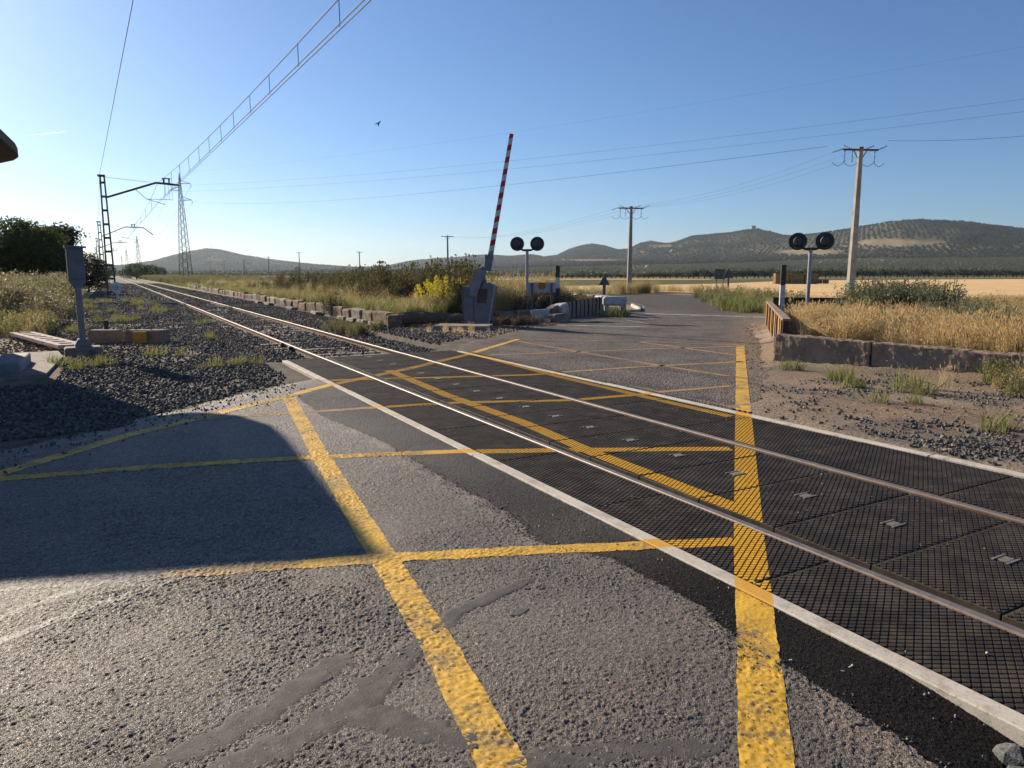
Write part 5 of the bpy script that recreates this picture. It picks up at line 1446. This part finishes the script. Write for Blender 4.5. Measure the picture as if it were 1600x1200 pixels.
# mustard bush: a plant of its own
def shrub(name, label, cat, u, d, fn, mat, extra=None, rz=0, s=1.0):
    x, y = spot(B(u), d); z = float(hz(np.array([x]), np.array([y]))[0])
    t_ = thing(name, label, cat, (x, y, z), rz); t_.scale = (s, s, s)
    V, F = fn(); link('foliage', np_mesh('foliage', V, F), mat, t_)
    st_ = MB()
    for k in range(5):
        a = k * 1.3; st_.tube([(0, 0, -.1), (.12 * math.cos(a), .12 * math.sin(a), .3), (.3 * math.cos(a), .3 * math.sin(a), .7)], [.02, .014, .006], 5)
    st_.build('stem', WOODO, t_)
    if extra:
        V, F = extra[0](); link('flowers', np_mesh('flowers', V, F), extra[1], t_)
    return t_
def flowers(n, rad, z0, z1):
    def f():
        m = max(12, n // 22); a = rng.uniform(0, 6.283, m); r = rad * np.sqrt(rng.uniform(0, 1, m)); zt = z0 + (z1 - z0) * rng.uniform(.45, 1.15, m) * (1 - .45 * (r / rad) ** 2)
        k = rng.integers(0, m, n); dn = rng.uniform(0, .32, n) ** 1.2
        lean = .25 * r[k] * (1 - dn)
        P_ = np.stack([(r[k] + lean) * np.cos(a[k]), (r[k] + lean) * np.sin(a[k]), zt[k] - dn], 1) + rng.normal(0, .022, (n, 3)) * (1 + 2 * dn)[:, None]
        return leafcloud(P_, rng.uniform(.03, .06, n), 0, .9)
    return f
shrub('mustard_bush', 'bright yellow flowering mustard bush left of the barrier', 'bush', 696, 26.3, lambda: leafy(1.05, .95, 50, 44, .06), OLIVEW, (flowers(2600, .95, .45, 1.30), YELF))
shrub('mustard_bush', 'smaller yellow flowering clump touching the barrier pedestal', 'bush', 716, 26.6, lambda: leafy(.8, .4, 22, 40, .06), OLIVEW, (flowers(900, .40, .35, 1.05), YELF))
shrub('dark_bush', 'dark round bush on the bank above the broken blocks', 'bush', 515, 31, lambda: leafy(1.1, .6, 40, 60, .055), DARKW)
shrub('grey_bush', 'grey-brown rounded bush at the left beside the relay box', 'bush', 50, 24.5, lambda: leafy(.95, .65, 46, 60, .045), STRAWG)

# ------------------------------------------------------------------ trees
BARK = simple('bark', (.085, .066, .05), (.055, .043, .034), 9, .95, 0, .1, .6, 20, .01)
TLEAF = veg_mat('walnut_leaf', (.055, .092, .016), (.085, .12, .024), .48, (.026, .040, .010))
TLEAF2 = veg_mat('dark_leaf', (.024, .038, .012), (.036, .050, .015), .25, (.042, .048, .018))
def tree(name, label, u, d, h, lobes, nl, ls, mat, trunk=.22):
    x, y = spot(B(u), d)
    t_ = thing(name, label, 'tree', (x, y, -.05), random.uniform(0, 6))
    t_.rotation_euler = (0, 0, R(-29))
    tk = MB(); tk.tube([(0, 0, -.1), (.05, 0, h * .2), (-.03, .05, h * .42), (.05, .0, h * .7)], [trunk, trunk * .75, trunk * .55, trunk * .2], 8)
    for lx, ly, lz, rx, rz_ in lobes:
        tk.tube([(.0, 0, h * .18), (lx * .45, ly * .45, lz * .6), (lx * .9, ly * .9, lz)], [trunk * .5, trunk * .3, trunk * .08], 6)
    tk.build('trunk', BARK, t_)
    parts = []; tot = sum(l[3] ** 2 * l[4] for l in lobes)
    for lx, ly, lz, rx, rz_ in lobes:
        n = int(nl * rx * rx * rz_ / tot)
        v = rng.normal(size=(n, 3)); v /= np.linalg.norm(v, axis=1)[:, None]
        rad = rng.uniform(.45, 1.0, n) ** .45
        a = np.arctan2(v[:, 1], v[:, 0]); e = v[:, 2]
        lump = .80 + .42 * fbm(a * 1.7 + lx * 5 + 20, e * 3.1 + lz * 3 + 9, 3, int(abs(lx * 10)) + 1)
        Pp = v * rad[:, None] * lump[:, None] * np.array([rx, rx, rz_]) + np.array([lx, ly, lz])
        # gather into sprays
        k = rng.integers(0, n, n); cl = rng.uniform(size=n) < .75; base = Pp[(k // 14) * 14 % n]
        Pp[cl] = base[cl] + rng.normal(0, ls * 1.3, (cl.sum(), 3)) * np.array([1, 1, .6])
        parts.append(leafcloud(Pp, rng.uniform(.6, 1.3, n) * ls, .35, .5))
    V, F = join(parts); V[:, 2] = np.maximum(V[:, 2], .05)
    link('crown', np_mesh('crown', V, F), mat, t_)
    return t_
def lobes_(n, cx, cz, rx, rz_, r0, r1, seed):
    r = np.random.default_rng(seed); out = []
    for i in range(n):
        a_ = r.uniform(0, 6.283); e = r.uniform(-.5, 1.0); k_ = math.sqrt(max(0, 1 - e * e)); q = r.uniform(.55, 1.0)
        out.append((cx + rx * k_ * math.cos(a_) * q, rx * k_ * math.sin(a_) * q, max(.9, cz + rz_ * e * q), r.uniform(r0, r1), r.uniform(r0, r1) * .72))
    return out
tree('walnut_tree', 'big dark spreading tree at the left edge, behind the straw weeds', 48, 58, 6.4, lobes_(22, -.2, 3.2, 2.6, 2.6, .85, 1.35, 3) + [(-.3, 0, 2.4, 2.4, 1.9), (-2.9, 0, 2.2, 1.5, 1.6), (2.0, 0, 1.8, 1.5, 1.4), (-4.2, 0, 2.0, 1.6, 1.6)], 46000, .25, TLEAF, .3)
tree('walnut_tree', 'dark tree with a ragged top behind the relay box', 92, 68, 7.0, lobes_(14, .2, 4.4, 1.7, 2.2, .6, 1.05, 5) + [(.0, 0, 3.2, 1.5, 1.8), (.3, 0, 1.6, 1.9, 1.5)], 22000, .27, TLEAF2, .25)
tree('shrub_tree', 'rounded dark tree right of the relay box', 136, 74, 3.4, [(0, 0, 2.2, 1.5, 1.7), (.8, 0, 1.3, 1.2, 1.3), (-1, 0, 1.5, 1.4, 1.4)], 9000, .2, TLEAF2, .16)
tree('shrub_tree', 'distant dark bush beside the track under the far pylons', 213, 245, 5.2, [(0, 0, 3.0, 3.6, 2.4), (3.2, 0, 2.2, 2.6, 1.9), (-3.2, 0, 1.9, 2.6, 1.6)], 9000, .34, TLEAF, .25)
tree('shrub_tree', 'distant pale tree at the foot of the hill right of the track bush', 236, 420, 6.5, [(0, 0, 4.0, 4.2, 3.2), (5.0, 0, 3.0, 4.0, 2.6)], 5000, .6, TLEAF2, .3)
tree('shrub_tree', 'dark trees half hidden behind the catenary masts', 152, 150, 4.6, [(0, 0, 2.6, 2.2, 2.4), (-2.0, 0, 2.4, 2.0, 2.0)], 7000, .28, TLEAF2, .2)
tree('shrub_tree', 'far hazy trees where the track disappears', 168, 330, 6.2, [(0, 0, 3.4, 3.6, 3.0), (-4.0, 0, 3.2, 3.4, 2.6)], 5000, .5, TLEAF2, .2)

# ---- olive trees
OLV = veg_mat('olive_leaf', (.065, .080, .046), (.095, .108, .066), .25, (.045, .056, .032))
def olive_crown(nl, ls):
    parts = []
    for lx, ly, lz, r in ((0, 0, 2.5, 1.5), (1.1, .2, 2.1, 1.2), (-1.1, -.2, 2.1, 1.25), (0, .9, 1.8, 1.2), (.2, -.9, 1.8, 1.2)):
        v = rng.normal(size=(nl, 3)); v /= np.linalg.norm(v, axis=1)[:, None]; rad = rng.uniform(.5, 1, nl) ** .4 * r
        parts.append(leafcloud(v * rad[:, None] * np.array([1, 1, .85]) + np.array([lx, ly, lz]), rng.uniform(.7, 1.3, nl) * ls, .2, .6))
    return join(parts)
crowns = meshes('crown', lambda: olive_crown(110, .42), OLV, 4)
trk = MB(); trk.tube([(0, 0, -.2), (.08, 0, .6), (.0, .05, 1.3)], [.26, .2, .16], 7); trk.tube([(0, .05, 1.0), (.6, 0, 1.9)], [.14, .06], 5); trk.tube([(0, .05, 1.0), (-.6, .1, 1.9)], [.14, .06], 5)
trunk_me = trk.mesh('trunk'); trunk_me.materials.append(BARK)
ou = np.arange(868, 1640, 8.6)
for i, u in enumerate(ou):
    d = np.interp(u, [860, 1110, 1250, 1400, 1640], [262, 255, 300, 330, 372]) + random.uniform(-3, 3)
    x, y = spot(B(u + random.uniform(-1.5, 1.5)), d)
    hgt = np.interp(u, [860, 1000, 1120, 1300, 1640], [.50, .62, .95, 1.1, 1.22]) * random.uniform(.88, 1.12)
    ot = thing('olive_tree', 'olive tree in the front row of the grove edging the fields', 'olive tree', (x, y, -.1), random.uniform(0, 6), 'front row of the olive grove')
    ot.scale = (hgt, hgt, hgt)
    link('trunk', trunk_me, None, ot); link('crown', crowns[i % 4], None, ot)
small = meshes('olive', lambda: olive_crown(16, 1.0), veg_mat('plain_olive_leaf', (.13, .145, .09), (.17, .18, .12), .25, (.10, .115, .07)), 3)
small_d = meshes('hill_olive', lambda: olive_crown(16, 1.0), veg_mat('hill_olive_leaf', (.048, .060, .042), (.065, .078, .055), .2, (.038, .048, .034)), 3)
# planted rows on the plain and lower slopes
ax, ay = math.cos(R(12)), math.sin(R(12))
gi, gj = np.meshgrid(np.arange(-420, 421), np.arange(10, 460)); gx = (gi * 12.0).ravel(); gy = (gj * 10.0).ravel()
px_, py_ = gx * ax - gy * ay, gx * ay + gy * ax
px_ = px_ + rng.normal(0, .5, len(px_)); py_ = py_ + rng.normal(0, .5, len(py_))
dd = px_ * SY + py_ * CY; uu = 800 + 1123.3 * (px_ * CY - py_ * SY) / np.maximum(dd, 1)
Rq = np.interp(uu, RU, RR); front = np.interp(uu, [-300, 200, 560, 860, 1110, 1250, 1640, 2000], [700, 620, 330, 275, 268, 312, 385, 420])
ok = (dd > front) & (dd < np.minimum(Rq * .60, 1500)) & (uu > -120) & (uu < 1720)
k1 = (dd - front) / (Rq - front)
ok &= rng.uniform(size=len(dd)) < np.where(k1 > .62, .80, np.where(dd > 900, .80, .95))
px_, py_, dd, uu, k1 = px_[ok], py_[ok], dd[ok], uu[ok], k1[ok]
zz = np.where(dd < 340, -.1, land_z(uu, np.maximum(dd, 330)))
bare_p = np.zeros(len(dd)); vv = 428 - (zz - EYE) / dd * 1123.3
for u0, v0, su, sv in ((1420, 379, 60, 4), (1030, 386, 22, 3), (930, 408, 60, 2)): bare_p = np.maximum(bare_p, np.exp(-((uu - u0) / su) ** 2 - ((vv - v0) / sv) ** 2))
ok = bare_p < .45 + .3 * rng.uniform(size=len(dd)); px_, py_, dd, zz, k1 = px_[ok], py_[ok], dd[ok], zz[ok], k1[ok]
s_ = rng.uniform(.75, 1.15, len(dd)) * np.where(k1 > .62, 1.25, 1.0) * np.interp(dd, [300, 900], [.8, 1.0])
# coarser rows on the hillsides, following other directions patch by patch
HP = []
for ang, mod in ((35, 0), (-20, 1), (80, 2)):
    a_, b_ = math.cos(R(ang)), math.sin(R(ang))
    gi, gj = np.meshgrid(np.arange(-330, 331), np.arange(-330, 331)); gx = (gi * 17.0).ravel() + rng.normal(0, 1.8, gi.size); gy = (gj * 13.0).ravel() + rng.normal(0, 1.8, gi.size)
    cx_, cy_ = 1900, 2500
    qx, qy = cx_ + gx * a_ - gy * b_, cy_ + gx * b_ + gy * a_
    qd = qx * SY + qy * CY; qu = 800 + 1123.3 * (qx * CY - qy * SY) / np.maximum(qd, 1)
    sel = np.floor(fbm(qx * .0011, qy * .0011, 2, 19) * 9).astype(int) % 3 == mod
    rq = np.interp(qu, RU, RR)
    sel &= (qu > -60) & (qu < 1680) & (qd > np.minimum(rq * .60, 1500)) & (qd < rq * 1.03)
    HP.append(np.stack([qx[sel], qy[sel], qd[sel], qu[sel]], 1))
HP = np.concatenate(HP); hzz = land_z(HP[:, 3], HP[:, 2])
vv = 428 - (hzz - EYE) / HP[:, 2] * 1123.3; bp = np.zeros(len(HP))
for u0, v0, su, sv in ((1405, 381, 75, 6.5), (1260, 396, 60, 5), (1030, 386, 22, 3), (930, 408, 60, 2)): bp = np.maximum(bp, np.exp(-((HP[:, 3] - u0) / su) ** 2 - ((vv - v0) / sv) ** 2))
fo = fbm(HP[:, 0] * .004, HP[:, 1] * .004, 4, 15) > .50
sel = (bp < .4) & (rng.uniform(size=len(HP)) < .86) & ~((np.abs(HP[:, 3] - 1174) < 7) & (HP[:, 2] > 2980))
HP = HP[sel]; hzz = hzz[sel]; fo = fo[sel]
s2_ = rng.uniform(1.5, 2.1, len(HP)) * np.where(fo, 1.25, 1.0)
scatter('hillside_olives', small_d, np.stack([HP[:, 0], HP[:, 1], hzz - .3], 1), np.stack([s2_, s2_, s2_], 1), rand_rot(len(HP), 0), rng.integers(0, 3, len(HP)), 'rows of olive trees dotted over the far hillsides')
print('olives', len(dd), len(HP))
scatter('olive_grove', small, np.stack([px_, py_, zz - .1], 1), np.stack([s_, s_, s_], 1), rand_rot(len(dd), 0), rng.integers(0, 3, len(dd)), 'endless planted olive trees covering the plain and hillsides')

# ------------------------------------------------------------------ far buildings
def at_land(u, d): x, y = spot(B(u), d); return x, y, float(land_z(np.array([float(u)]), np.array([float(d)]))[0])
x, y, z = at_land(1173.5, 3080)
tw = thing('hilltop_tower', 'squat castle tower on the summit of the middle hill', 'tower', (x, y, z - 2), R(-29), None)
STN = simple('tower_stone', (.30, .27, .22), (.22, .20, .165), .3, .95)
MB().box((0, 0, 11), (17, 15, 28), .6).build('keep', STN, tw)
pt = MB()
for k in range(5):
    for s_ in (-1, 1): pt.box((-6.4 + 3.2 * k, s_ * 6.9, 26.2), (1.6, 1.2, 2.4))
pt.build('battlement', STN, tw)
MB().box((12, 0, 2), (9, 9, 10), .5).build('annex', STN, tw)
x, y, z = at_land(1051, 2500)
WALLW = simple('limewash', (.72, .70, .66), (.62, .60, .56), .3, .9)
fm = thing('farmhouse', 'white farmhouse on the slope left of the castle hill', 'house', (x, y, z), R(-20))
MB().box((0, 0, 3), (14, 8, 8), .2).build('wall', WALLW, fm); MB().prism([(-7.4, 7), (7.4, 7), (5.5, 9.6), (-5.5, 9.6)], -4.3, 4.3).build('roof', simple('tile_roof', (.28, .15, .10), None, 1, .9), fm)
MB().box((-9, 2, 2), (5, 6, 6), .2).build('barn', WALLW, fm)
x, y, z = at_land(333, 3950)
an = thing('antenna_mast', 'thin antenna mast on top of the left hill', 'antenna', (x, y, z - 2), 0)
MB().tube([(0, 0, 0), (0, 0, 44)], [.9, .45], 5).build('mast', LATT, an); MB().box((0, 0, 3), (8, 6, 6), .2).build('hut', STN, an)
for i, (u, d, l) in enumerate(((1011, 1100, 'tiny white hut in the olive plain behind the bend pole'), (1377, 1200, 'tiny white hut in the olive plain right of the nearest pole'), (1281, 1150, 'tiny white hut in the olive plain between signal and pole'))):
    x, y, z = at_land(u, d); h = thing('field_hut', l, 'hut', (x, y, z), .3 * i); MB().box((0, 0, 2.2), (5, 4, 5), .1).build('wall', WALLW, h); MB().prism([(-2.8, 4.7), (2.8, 4.7), (0, 6)], -2.2, 2.2).build('roof', simple('hut_roof', (.3, .2, .15), None, 1, .9), h)
# straw bales
BALE = simple('straw_bale', (.25, .17, .08), (.19, .125, .06), 1.5, .95, 0, .1, .8, 9, .05)
bale_me = MB().box((0, 0, 0), (2.35, 1.15, .88), .06).mesh('straw_bale')
bx_, by_ = spot(B(1212), 121); dirx = Vector((CY, -SY))
kk = 0
for row in range(2):
    for i in range(3 if row == 0 else 3):
        off = dirx * (1.0 + 2.45 * i)
        tag(link('straw_bale', bale_me, BALE, None, (bx_ + off.x, by_ + off.y, .45 + .9 * row), (0, 0, R(-29 + random.uniform(-2, 2)))), ('straw bale, %s row of the stack beyond the marker post, %s from the post' % (('bottom', 'top')[row], ('first', 'second', 'third')[i])), 'straw bale', 'straw bales in the stubble field')
for u, l in ((1281, 'single straw bale lying just right of the bale stack'), (1291, 'single straw bale farthest right of the bale stack')):
    x, y = spot(B(u), 121); o = link('straw_bale', bale_me, BALE, None, (x, y, .45), (0, 0, R(40))); o.scale = (.5, .8, .8); tag(o, l, 'straw bale', 'straw bales in the stubble field')

# ------------------------------------------------------------------ stones
def stone(seed, n=15):
    """angular crushed stone: convex hull of a few points on a squashed ball"""
    r = np.random.default_rng(seed); ax_ = r.uniform(.65, 1.2, 3)
    bm = bmesh.new()
    for q in range(n):
        v = r.normal(size=3); v /= np.linalg.norm(v); bm.verts.new(v * ax_ * r.uniform(.8, 1.1))
    g_ = bmesh.ops.convex_hull(bm, input=bm.verts[:])
    bmesh.ops.delete(bm, geom=[e for e in g_['geom_interior'] if isinstance(e, bmesh.types.BMVert)], context='VERTS')
    bmesh.ops.recalc_face_normals(bm, faces=bm.faces[:])
    me = bpy.data.meshes.new('stone'); bm.to_mesh(me); bm.free(); return me
def stone_mat(name, cols):
    t = NT(name); rd = t.N('ObjectInfo').outputs['Random']
    cr = t.N('ValToRGB'); e = cr.color_ramp.elements; cr.color_ramp.interpolation = 'CONSTANT'
    e[0].color = (*cols[0], 1); e[1].position = 1 / len(cols); e[1].color = (*cols[1], 1)
    for i in range(2, len(cols)): q = e.new(i / len(cols)); q.color = (*cols[i], 1)
    t.L(rd, cr.inputs[0])
    colr = t.mix(t.ramp(t.noise(60, 3), .35, .7, 0, .5), cr.outputs[0], (.13, .115, .10))
    return t.bsdf(colr, .8, 0, .4, t.bump(t.noise(140, 3), .3, .003))
SD = stone_mat('ballast_stone', [(.17, .155, .13), (.055, .049, .043), (.072, .063, .055), (.038, .035, .032), (.12, .104, .086), (.082, .060, .044), (.16, .14, .115), (.048, .042, .036), (.085, .062, .046)])
SG = stone_mat('grey_stone', [(.10, .098, .090), (.07, .069, .066), (.14, .134, .12), (.085, .078, .068), (.055, .053, .05)])
SB = simple('lump_stone', (.15, .155, .145), (.075, .08, .08), 30, .85, 0, .25, 1.0, 60, .012, dirt=(.2, .19, .15), dscale=25)
SR = stone_mat('mixed_stone', [(.15, .105, .075), (.20, .15, .11), (.11, .085, .065), (.25, .20, .155), (.085, .075, .065)])
def stones(name, mat, P, s0, s1, label, sink=.25):
    ms = []
    for i in range(6): m = stone(i + len(name)); m.materials.append(mat); ms.append(m)
    n = len(P); s = rng.uniform(s0, s1, n) * .5
    P = P.copy(); P[:, 2] += s * (1 - 2 * sink) * .6
    r = rng.uniform(0, 6.283, (n, 3)); r[:, :2] *= .25
    return scatter(name, ms, P, np.stack([s, s, s * .75], 1), r, rng.integers(0, 6, n), label)
def dens(P, f): return P[rng.uniform(size=len(P)) < f(P[:, 0], P[:, 1])]
n = 150000
Q = np.column_stack([rng.uniform(-2.6, 8.4, n), 9.0 + 46 * rng.uniform(0, 1, n) ** 1.7])
w_ = road_w(Q[:, 0], Q[:, 1])
deckz = (Q[:, 0] > 2.5) & (Q[:, 0] < 7.0) & (Q[:, 1] < DECK_END)
edge_n = 1.1 * (fbm(Q[:, 0] * 1.1, Q[:, 1] * 1.1, 4, 14) - .5)
roadz = (w_ > -6.9 + edge_n) & (Q[:, 1] < 22)
rl = (np.abs(Q[:, 0] - RAIL_L) < .085) | (np.abs(Q[:, 0] - RAIL_R) < .085)
Q = Q[~deckz & ~roadz & ~rl & (Q[:, 0] < 8.0)]
Q = Q[~((Q[:, 0] < -.9) & (Q[:, 1] > 13.4) & (Q[:, 1] < 18.7))]
Q = dens(Q, lambda x, y: np.clip(.35 + 1.5 * (fbm(x * .8, y * .5, 3, 4) - .25), .25, 1) * np.where((x > 2.2) & (x < 7.2), 1, np.clip((x + 3.5) / 3, .2, 1)))
ks = np.abs(((Q[:, 1] - 14.95 + .3) % .6) - .3) < .15
ex = ks & (np.abs(Q[:, 0] - 4.56) < 1.32) & (fbm(Q[:, 0] * .7, Q[:, 1] * .35, 3, 66) > .42)
Q = Q[~(ex & (rng.uniform(size=len(Q)) < .85))]
Zb = hz(Q[:, 0], Q[:, 1])
print('ballast', len(Q))
stones('ballast', SD, np.column_stack([Q, Zb]), .035, .085, 'dark broken ballast stone covering the trackside and the space between the rails')
n = 30000
Q = np.column_stack([rng.uniform(6.75, 12.2, n), rng.uniform(-1, 7.5, n)]); w_ = road_w(Q[:, 0], Q[:, 1])
Q = Q[(w_ > .25 + .5 * (fbm(Q[:, 0] * 1.3, Q[:, 1] * 1.3, 3, 4) - .5))]
xw = np.interp(Q[:, 1], [-2, 5, 7.8, 9.5], [14.3, 12.3, 11.5, 11.0]); m_ = Q[:, 0] < xw - .3; Q = Q[m_]; xw = xw[m_]
near_k = np.exp(-((Q[:, 0] - 6.95) / .95) ** 2) + .9 * np.exp(-((Q[:, 0] - xw + .55) / .25) ** 2) * (Q[:, 1] < 7.2)
pn_ = np.clip((fbm(Q[:, 0] * 1.4, Q[:, 1] * 1.4, 3, 88) - .40) * 6, .05, 1)
g1 = Q[rng.uniform(size=len(Q)) < pn_ * 1.5 * near_k * np.clip((7.0 - Q[:, 1]) / 3.0, 0, 1)]
stones('grey_gravel', SG, np.column_stack([g1, hz(g1[:, 0], g1[:, 1])]), .016, .055, 'grey gravel along the far kerb of the crossing and the wall foot')
g2 = Q[rng.uniform(size=len(Q)) < .30 * pn_ + .03]
stones('stony_dirt', SR, np.column_stack([g2, hz(g2[:, 0], g2[:, 1])]), .010, .060, 'brown stones strewn over the dirt right of the crossing')
Q = in_spot(1170, 1235, 12.5, 24, 900); Q = Q[road_w(Q[:, 0], Q[:, 1]) > .1]
stones('verge_chips', SR, np.column_stack([Q, np.full(len(Q), -.01)]), .02, .06, 'gravel chips along the road edge below the rusty fence')
Q = in_spot(640, 840, 18.5, 23, 1500); Q = Q[road_w(Q[:, 0], Q[:, 1]) < -6.2]; Q = Q[Q[:, 0] > 7.2]
stones('barrier_dirt_stones', SR, np.column_stack([Q, hz(Q[:, 0], Q[:, 1])]), .02, .08, 'small brown stones on the dirt round the barrier plinth')
# loose grit on the near carriageway and deck
Q = np.column_stack([rng.uniform(2.35, 2.85, 110), rng.uniform(.9, 4.5, 110)]); Zq = near_z(Q[:, 0], Q[:, 1])[0]
Q2 = np.column_stack([rng.uniform(2.98, 6.5, 130), rng.uniform(1.2, 7, 130)]); Q2 = Q2[(np.abs(Q2[:, 0] - RAIL_L) > .13) & (np.abs(Q2[:, 0] - RAIL_R) > .11)]
SL = stone_mat('pale_grit', [(.36, .32, .27), (.26, .23, .19), (.42, .39, .34), (.20, .17, .13)])
stones('loose_grit', SL, np.concatenate([np.column_stack([Q, Zq]), np.column_stack([Q2, np.zeros(len(Q2))])]), .006, .018, 'pale grit specks lying on the deck and dark asphalt')
Q = np.column_stack([rng.uniform(-1.5, 8.0, 34000), 48 + 105 * rng.uniform(0, 1, 34000) ** 1.5]); Q = Q[(np.abs(Q[:, 0] - RAIL_L) > .1) & (np.abs(Q[:, 0] - RAIL_R) > .1)]
stones('far_ballast', SD, np.column_stack([Q, hz(Q[:, 0], Q[:, 1])]), .09, .17, 'ballast stretching away along the track past the catenary masts')
yq = rng.uniform(1.1, 6.5, 1100); xq = patch_edge(yq) + rng.normal(-.02, .05, 1100)
stones('patch_crumbs', SG, np.column_stack([xq, yq, near_z(xq, yq)[0]]), .005, .014, 'grey crumbs along the edge of the dark asphalt strip')
Q = np.column_stack([rng.uniform(-1.6, 2.4, 5000), rng.uniform(4.5, 11.4, 5000)]); wq = road_w(Q[:, 0], Q[:, 1])
Q = Q[(wq < -5.7) & (wq > -7.0) & (rng.uniform(size=5000) < np.clip((-wq - 5.7) / 1.0, 0, 1) ** 2)]
stones('spilled_ballast', SD, np.column_stack([Q, near_z(Q[:, 0], Q[:, 1])[0]]), .012, .045, 'ballast stones spilled onto the asphalt edge left of the crossing')
# the heap of ballast lumps at the open kerb end
pos = [(2.74, 1.17, .12), (2.66, 1.08, .11), (2.80, 1.08, .12), (2.90, 1.10, .12), (2.58, 1.13, .09), (2.72, 1.00, .12), (2.60, 1.03, .10), (2.50, 1.07, .07), (2.86, 1.00, .11), (2.66, 1.20, .07), (2.48, 1.16, .05), (2.98, 1.04, .12), (2.56, 1.21, .05), (2.50, 1.22, .06), (2.42, 1.20, .045), (2.36, 1.25, .035), (2.45, 1.27, .04), (2.62, 1.27, .05), (2.40, 1.13, .06), (2.54, 1.02, .11), (2.64, .98, .11)]
for i, (x, y, s_) in enumerate(pos):
    m = stone(40 + i, 22); m.materials.append(SB)
    o = link('ballast_lump', m, None, None, (x, y, -.085 + s_ * .2), (random.uniform(0, .5), random.uniform(0, .5), random.uniform(0, 6))); o.scale = (s_ * .55, s_ * .5, s_ * .42)
    tag(o, 'grey ballast lump in the heap at the open kerb end', 'stone', 'ballast lumps at the kerb end')

# ------------------------------------------------------------------ vapour trail and haze
t = NT('vapour'); tr_ = t.N('BsdfTransparent'); df = t.N('BsdfTranslucent'); df.inputs[0].default_value = (1, 1, 1, 1); mx = t.N('MixShader'); mx.inputs[0].default_value = .30
t.L(tr_.outputs[0], mx.inputs[1]); t.L(df.outputs[0], mx.inputs[2]); t.L(mx.outputs[0], t.out.inputs[0])
a = Vector(sky_pt(64, 212, 15000)); b = Vector(sky_pt(124, 205.5, 15000))
tag(MB().tube([a, a.lerp(b, .35), a.lerp(b, .8), b], [2, 6, 9, 4], 8).build('vapour_trail', t.m, smooth=True), 'short white vapour trail in the pale sky at upper left', 'vapour trail')

t = NT('haze_air')
pv = t.N('VolumePrincipled'); pv.inputs['Color'].default_value = (.72, .86, 1.0, 1); pv.inputs['Density'].default_value = HAZE; pv.inputs['Anisotropy'].default_value = .35
t.L(pv.outputs[0], t.out.inputs['Volume'])
hb = MB().box((0, 2200, 160), (13600, 10200, 330)).build('haze', t.m); hb['kind'] = 'stuff'; hb['label'] = 'thin pale morning haze over the plain and hills'
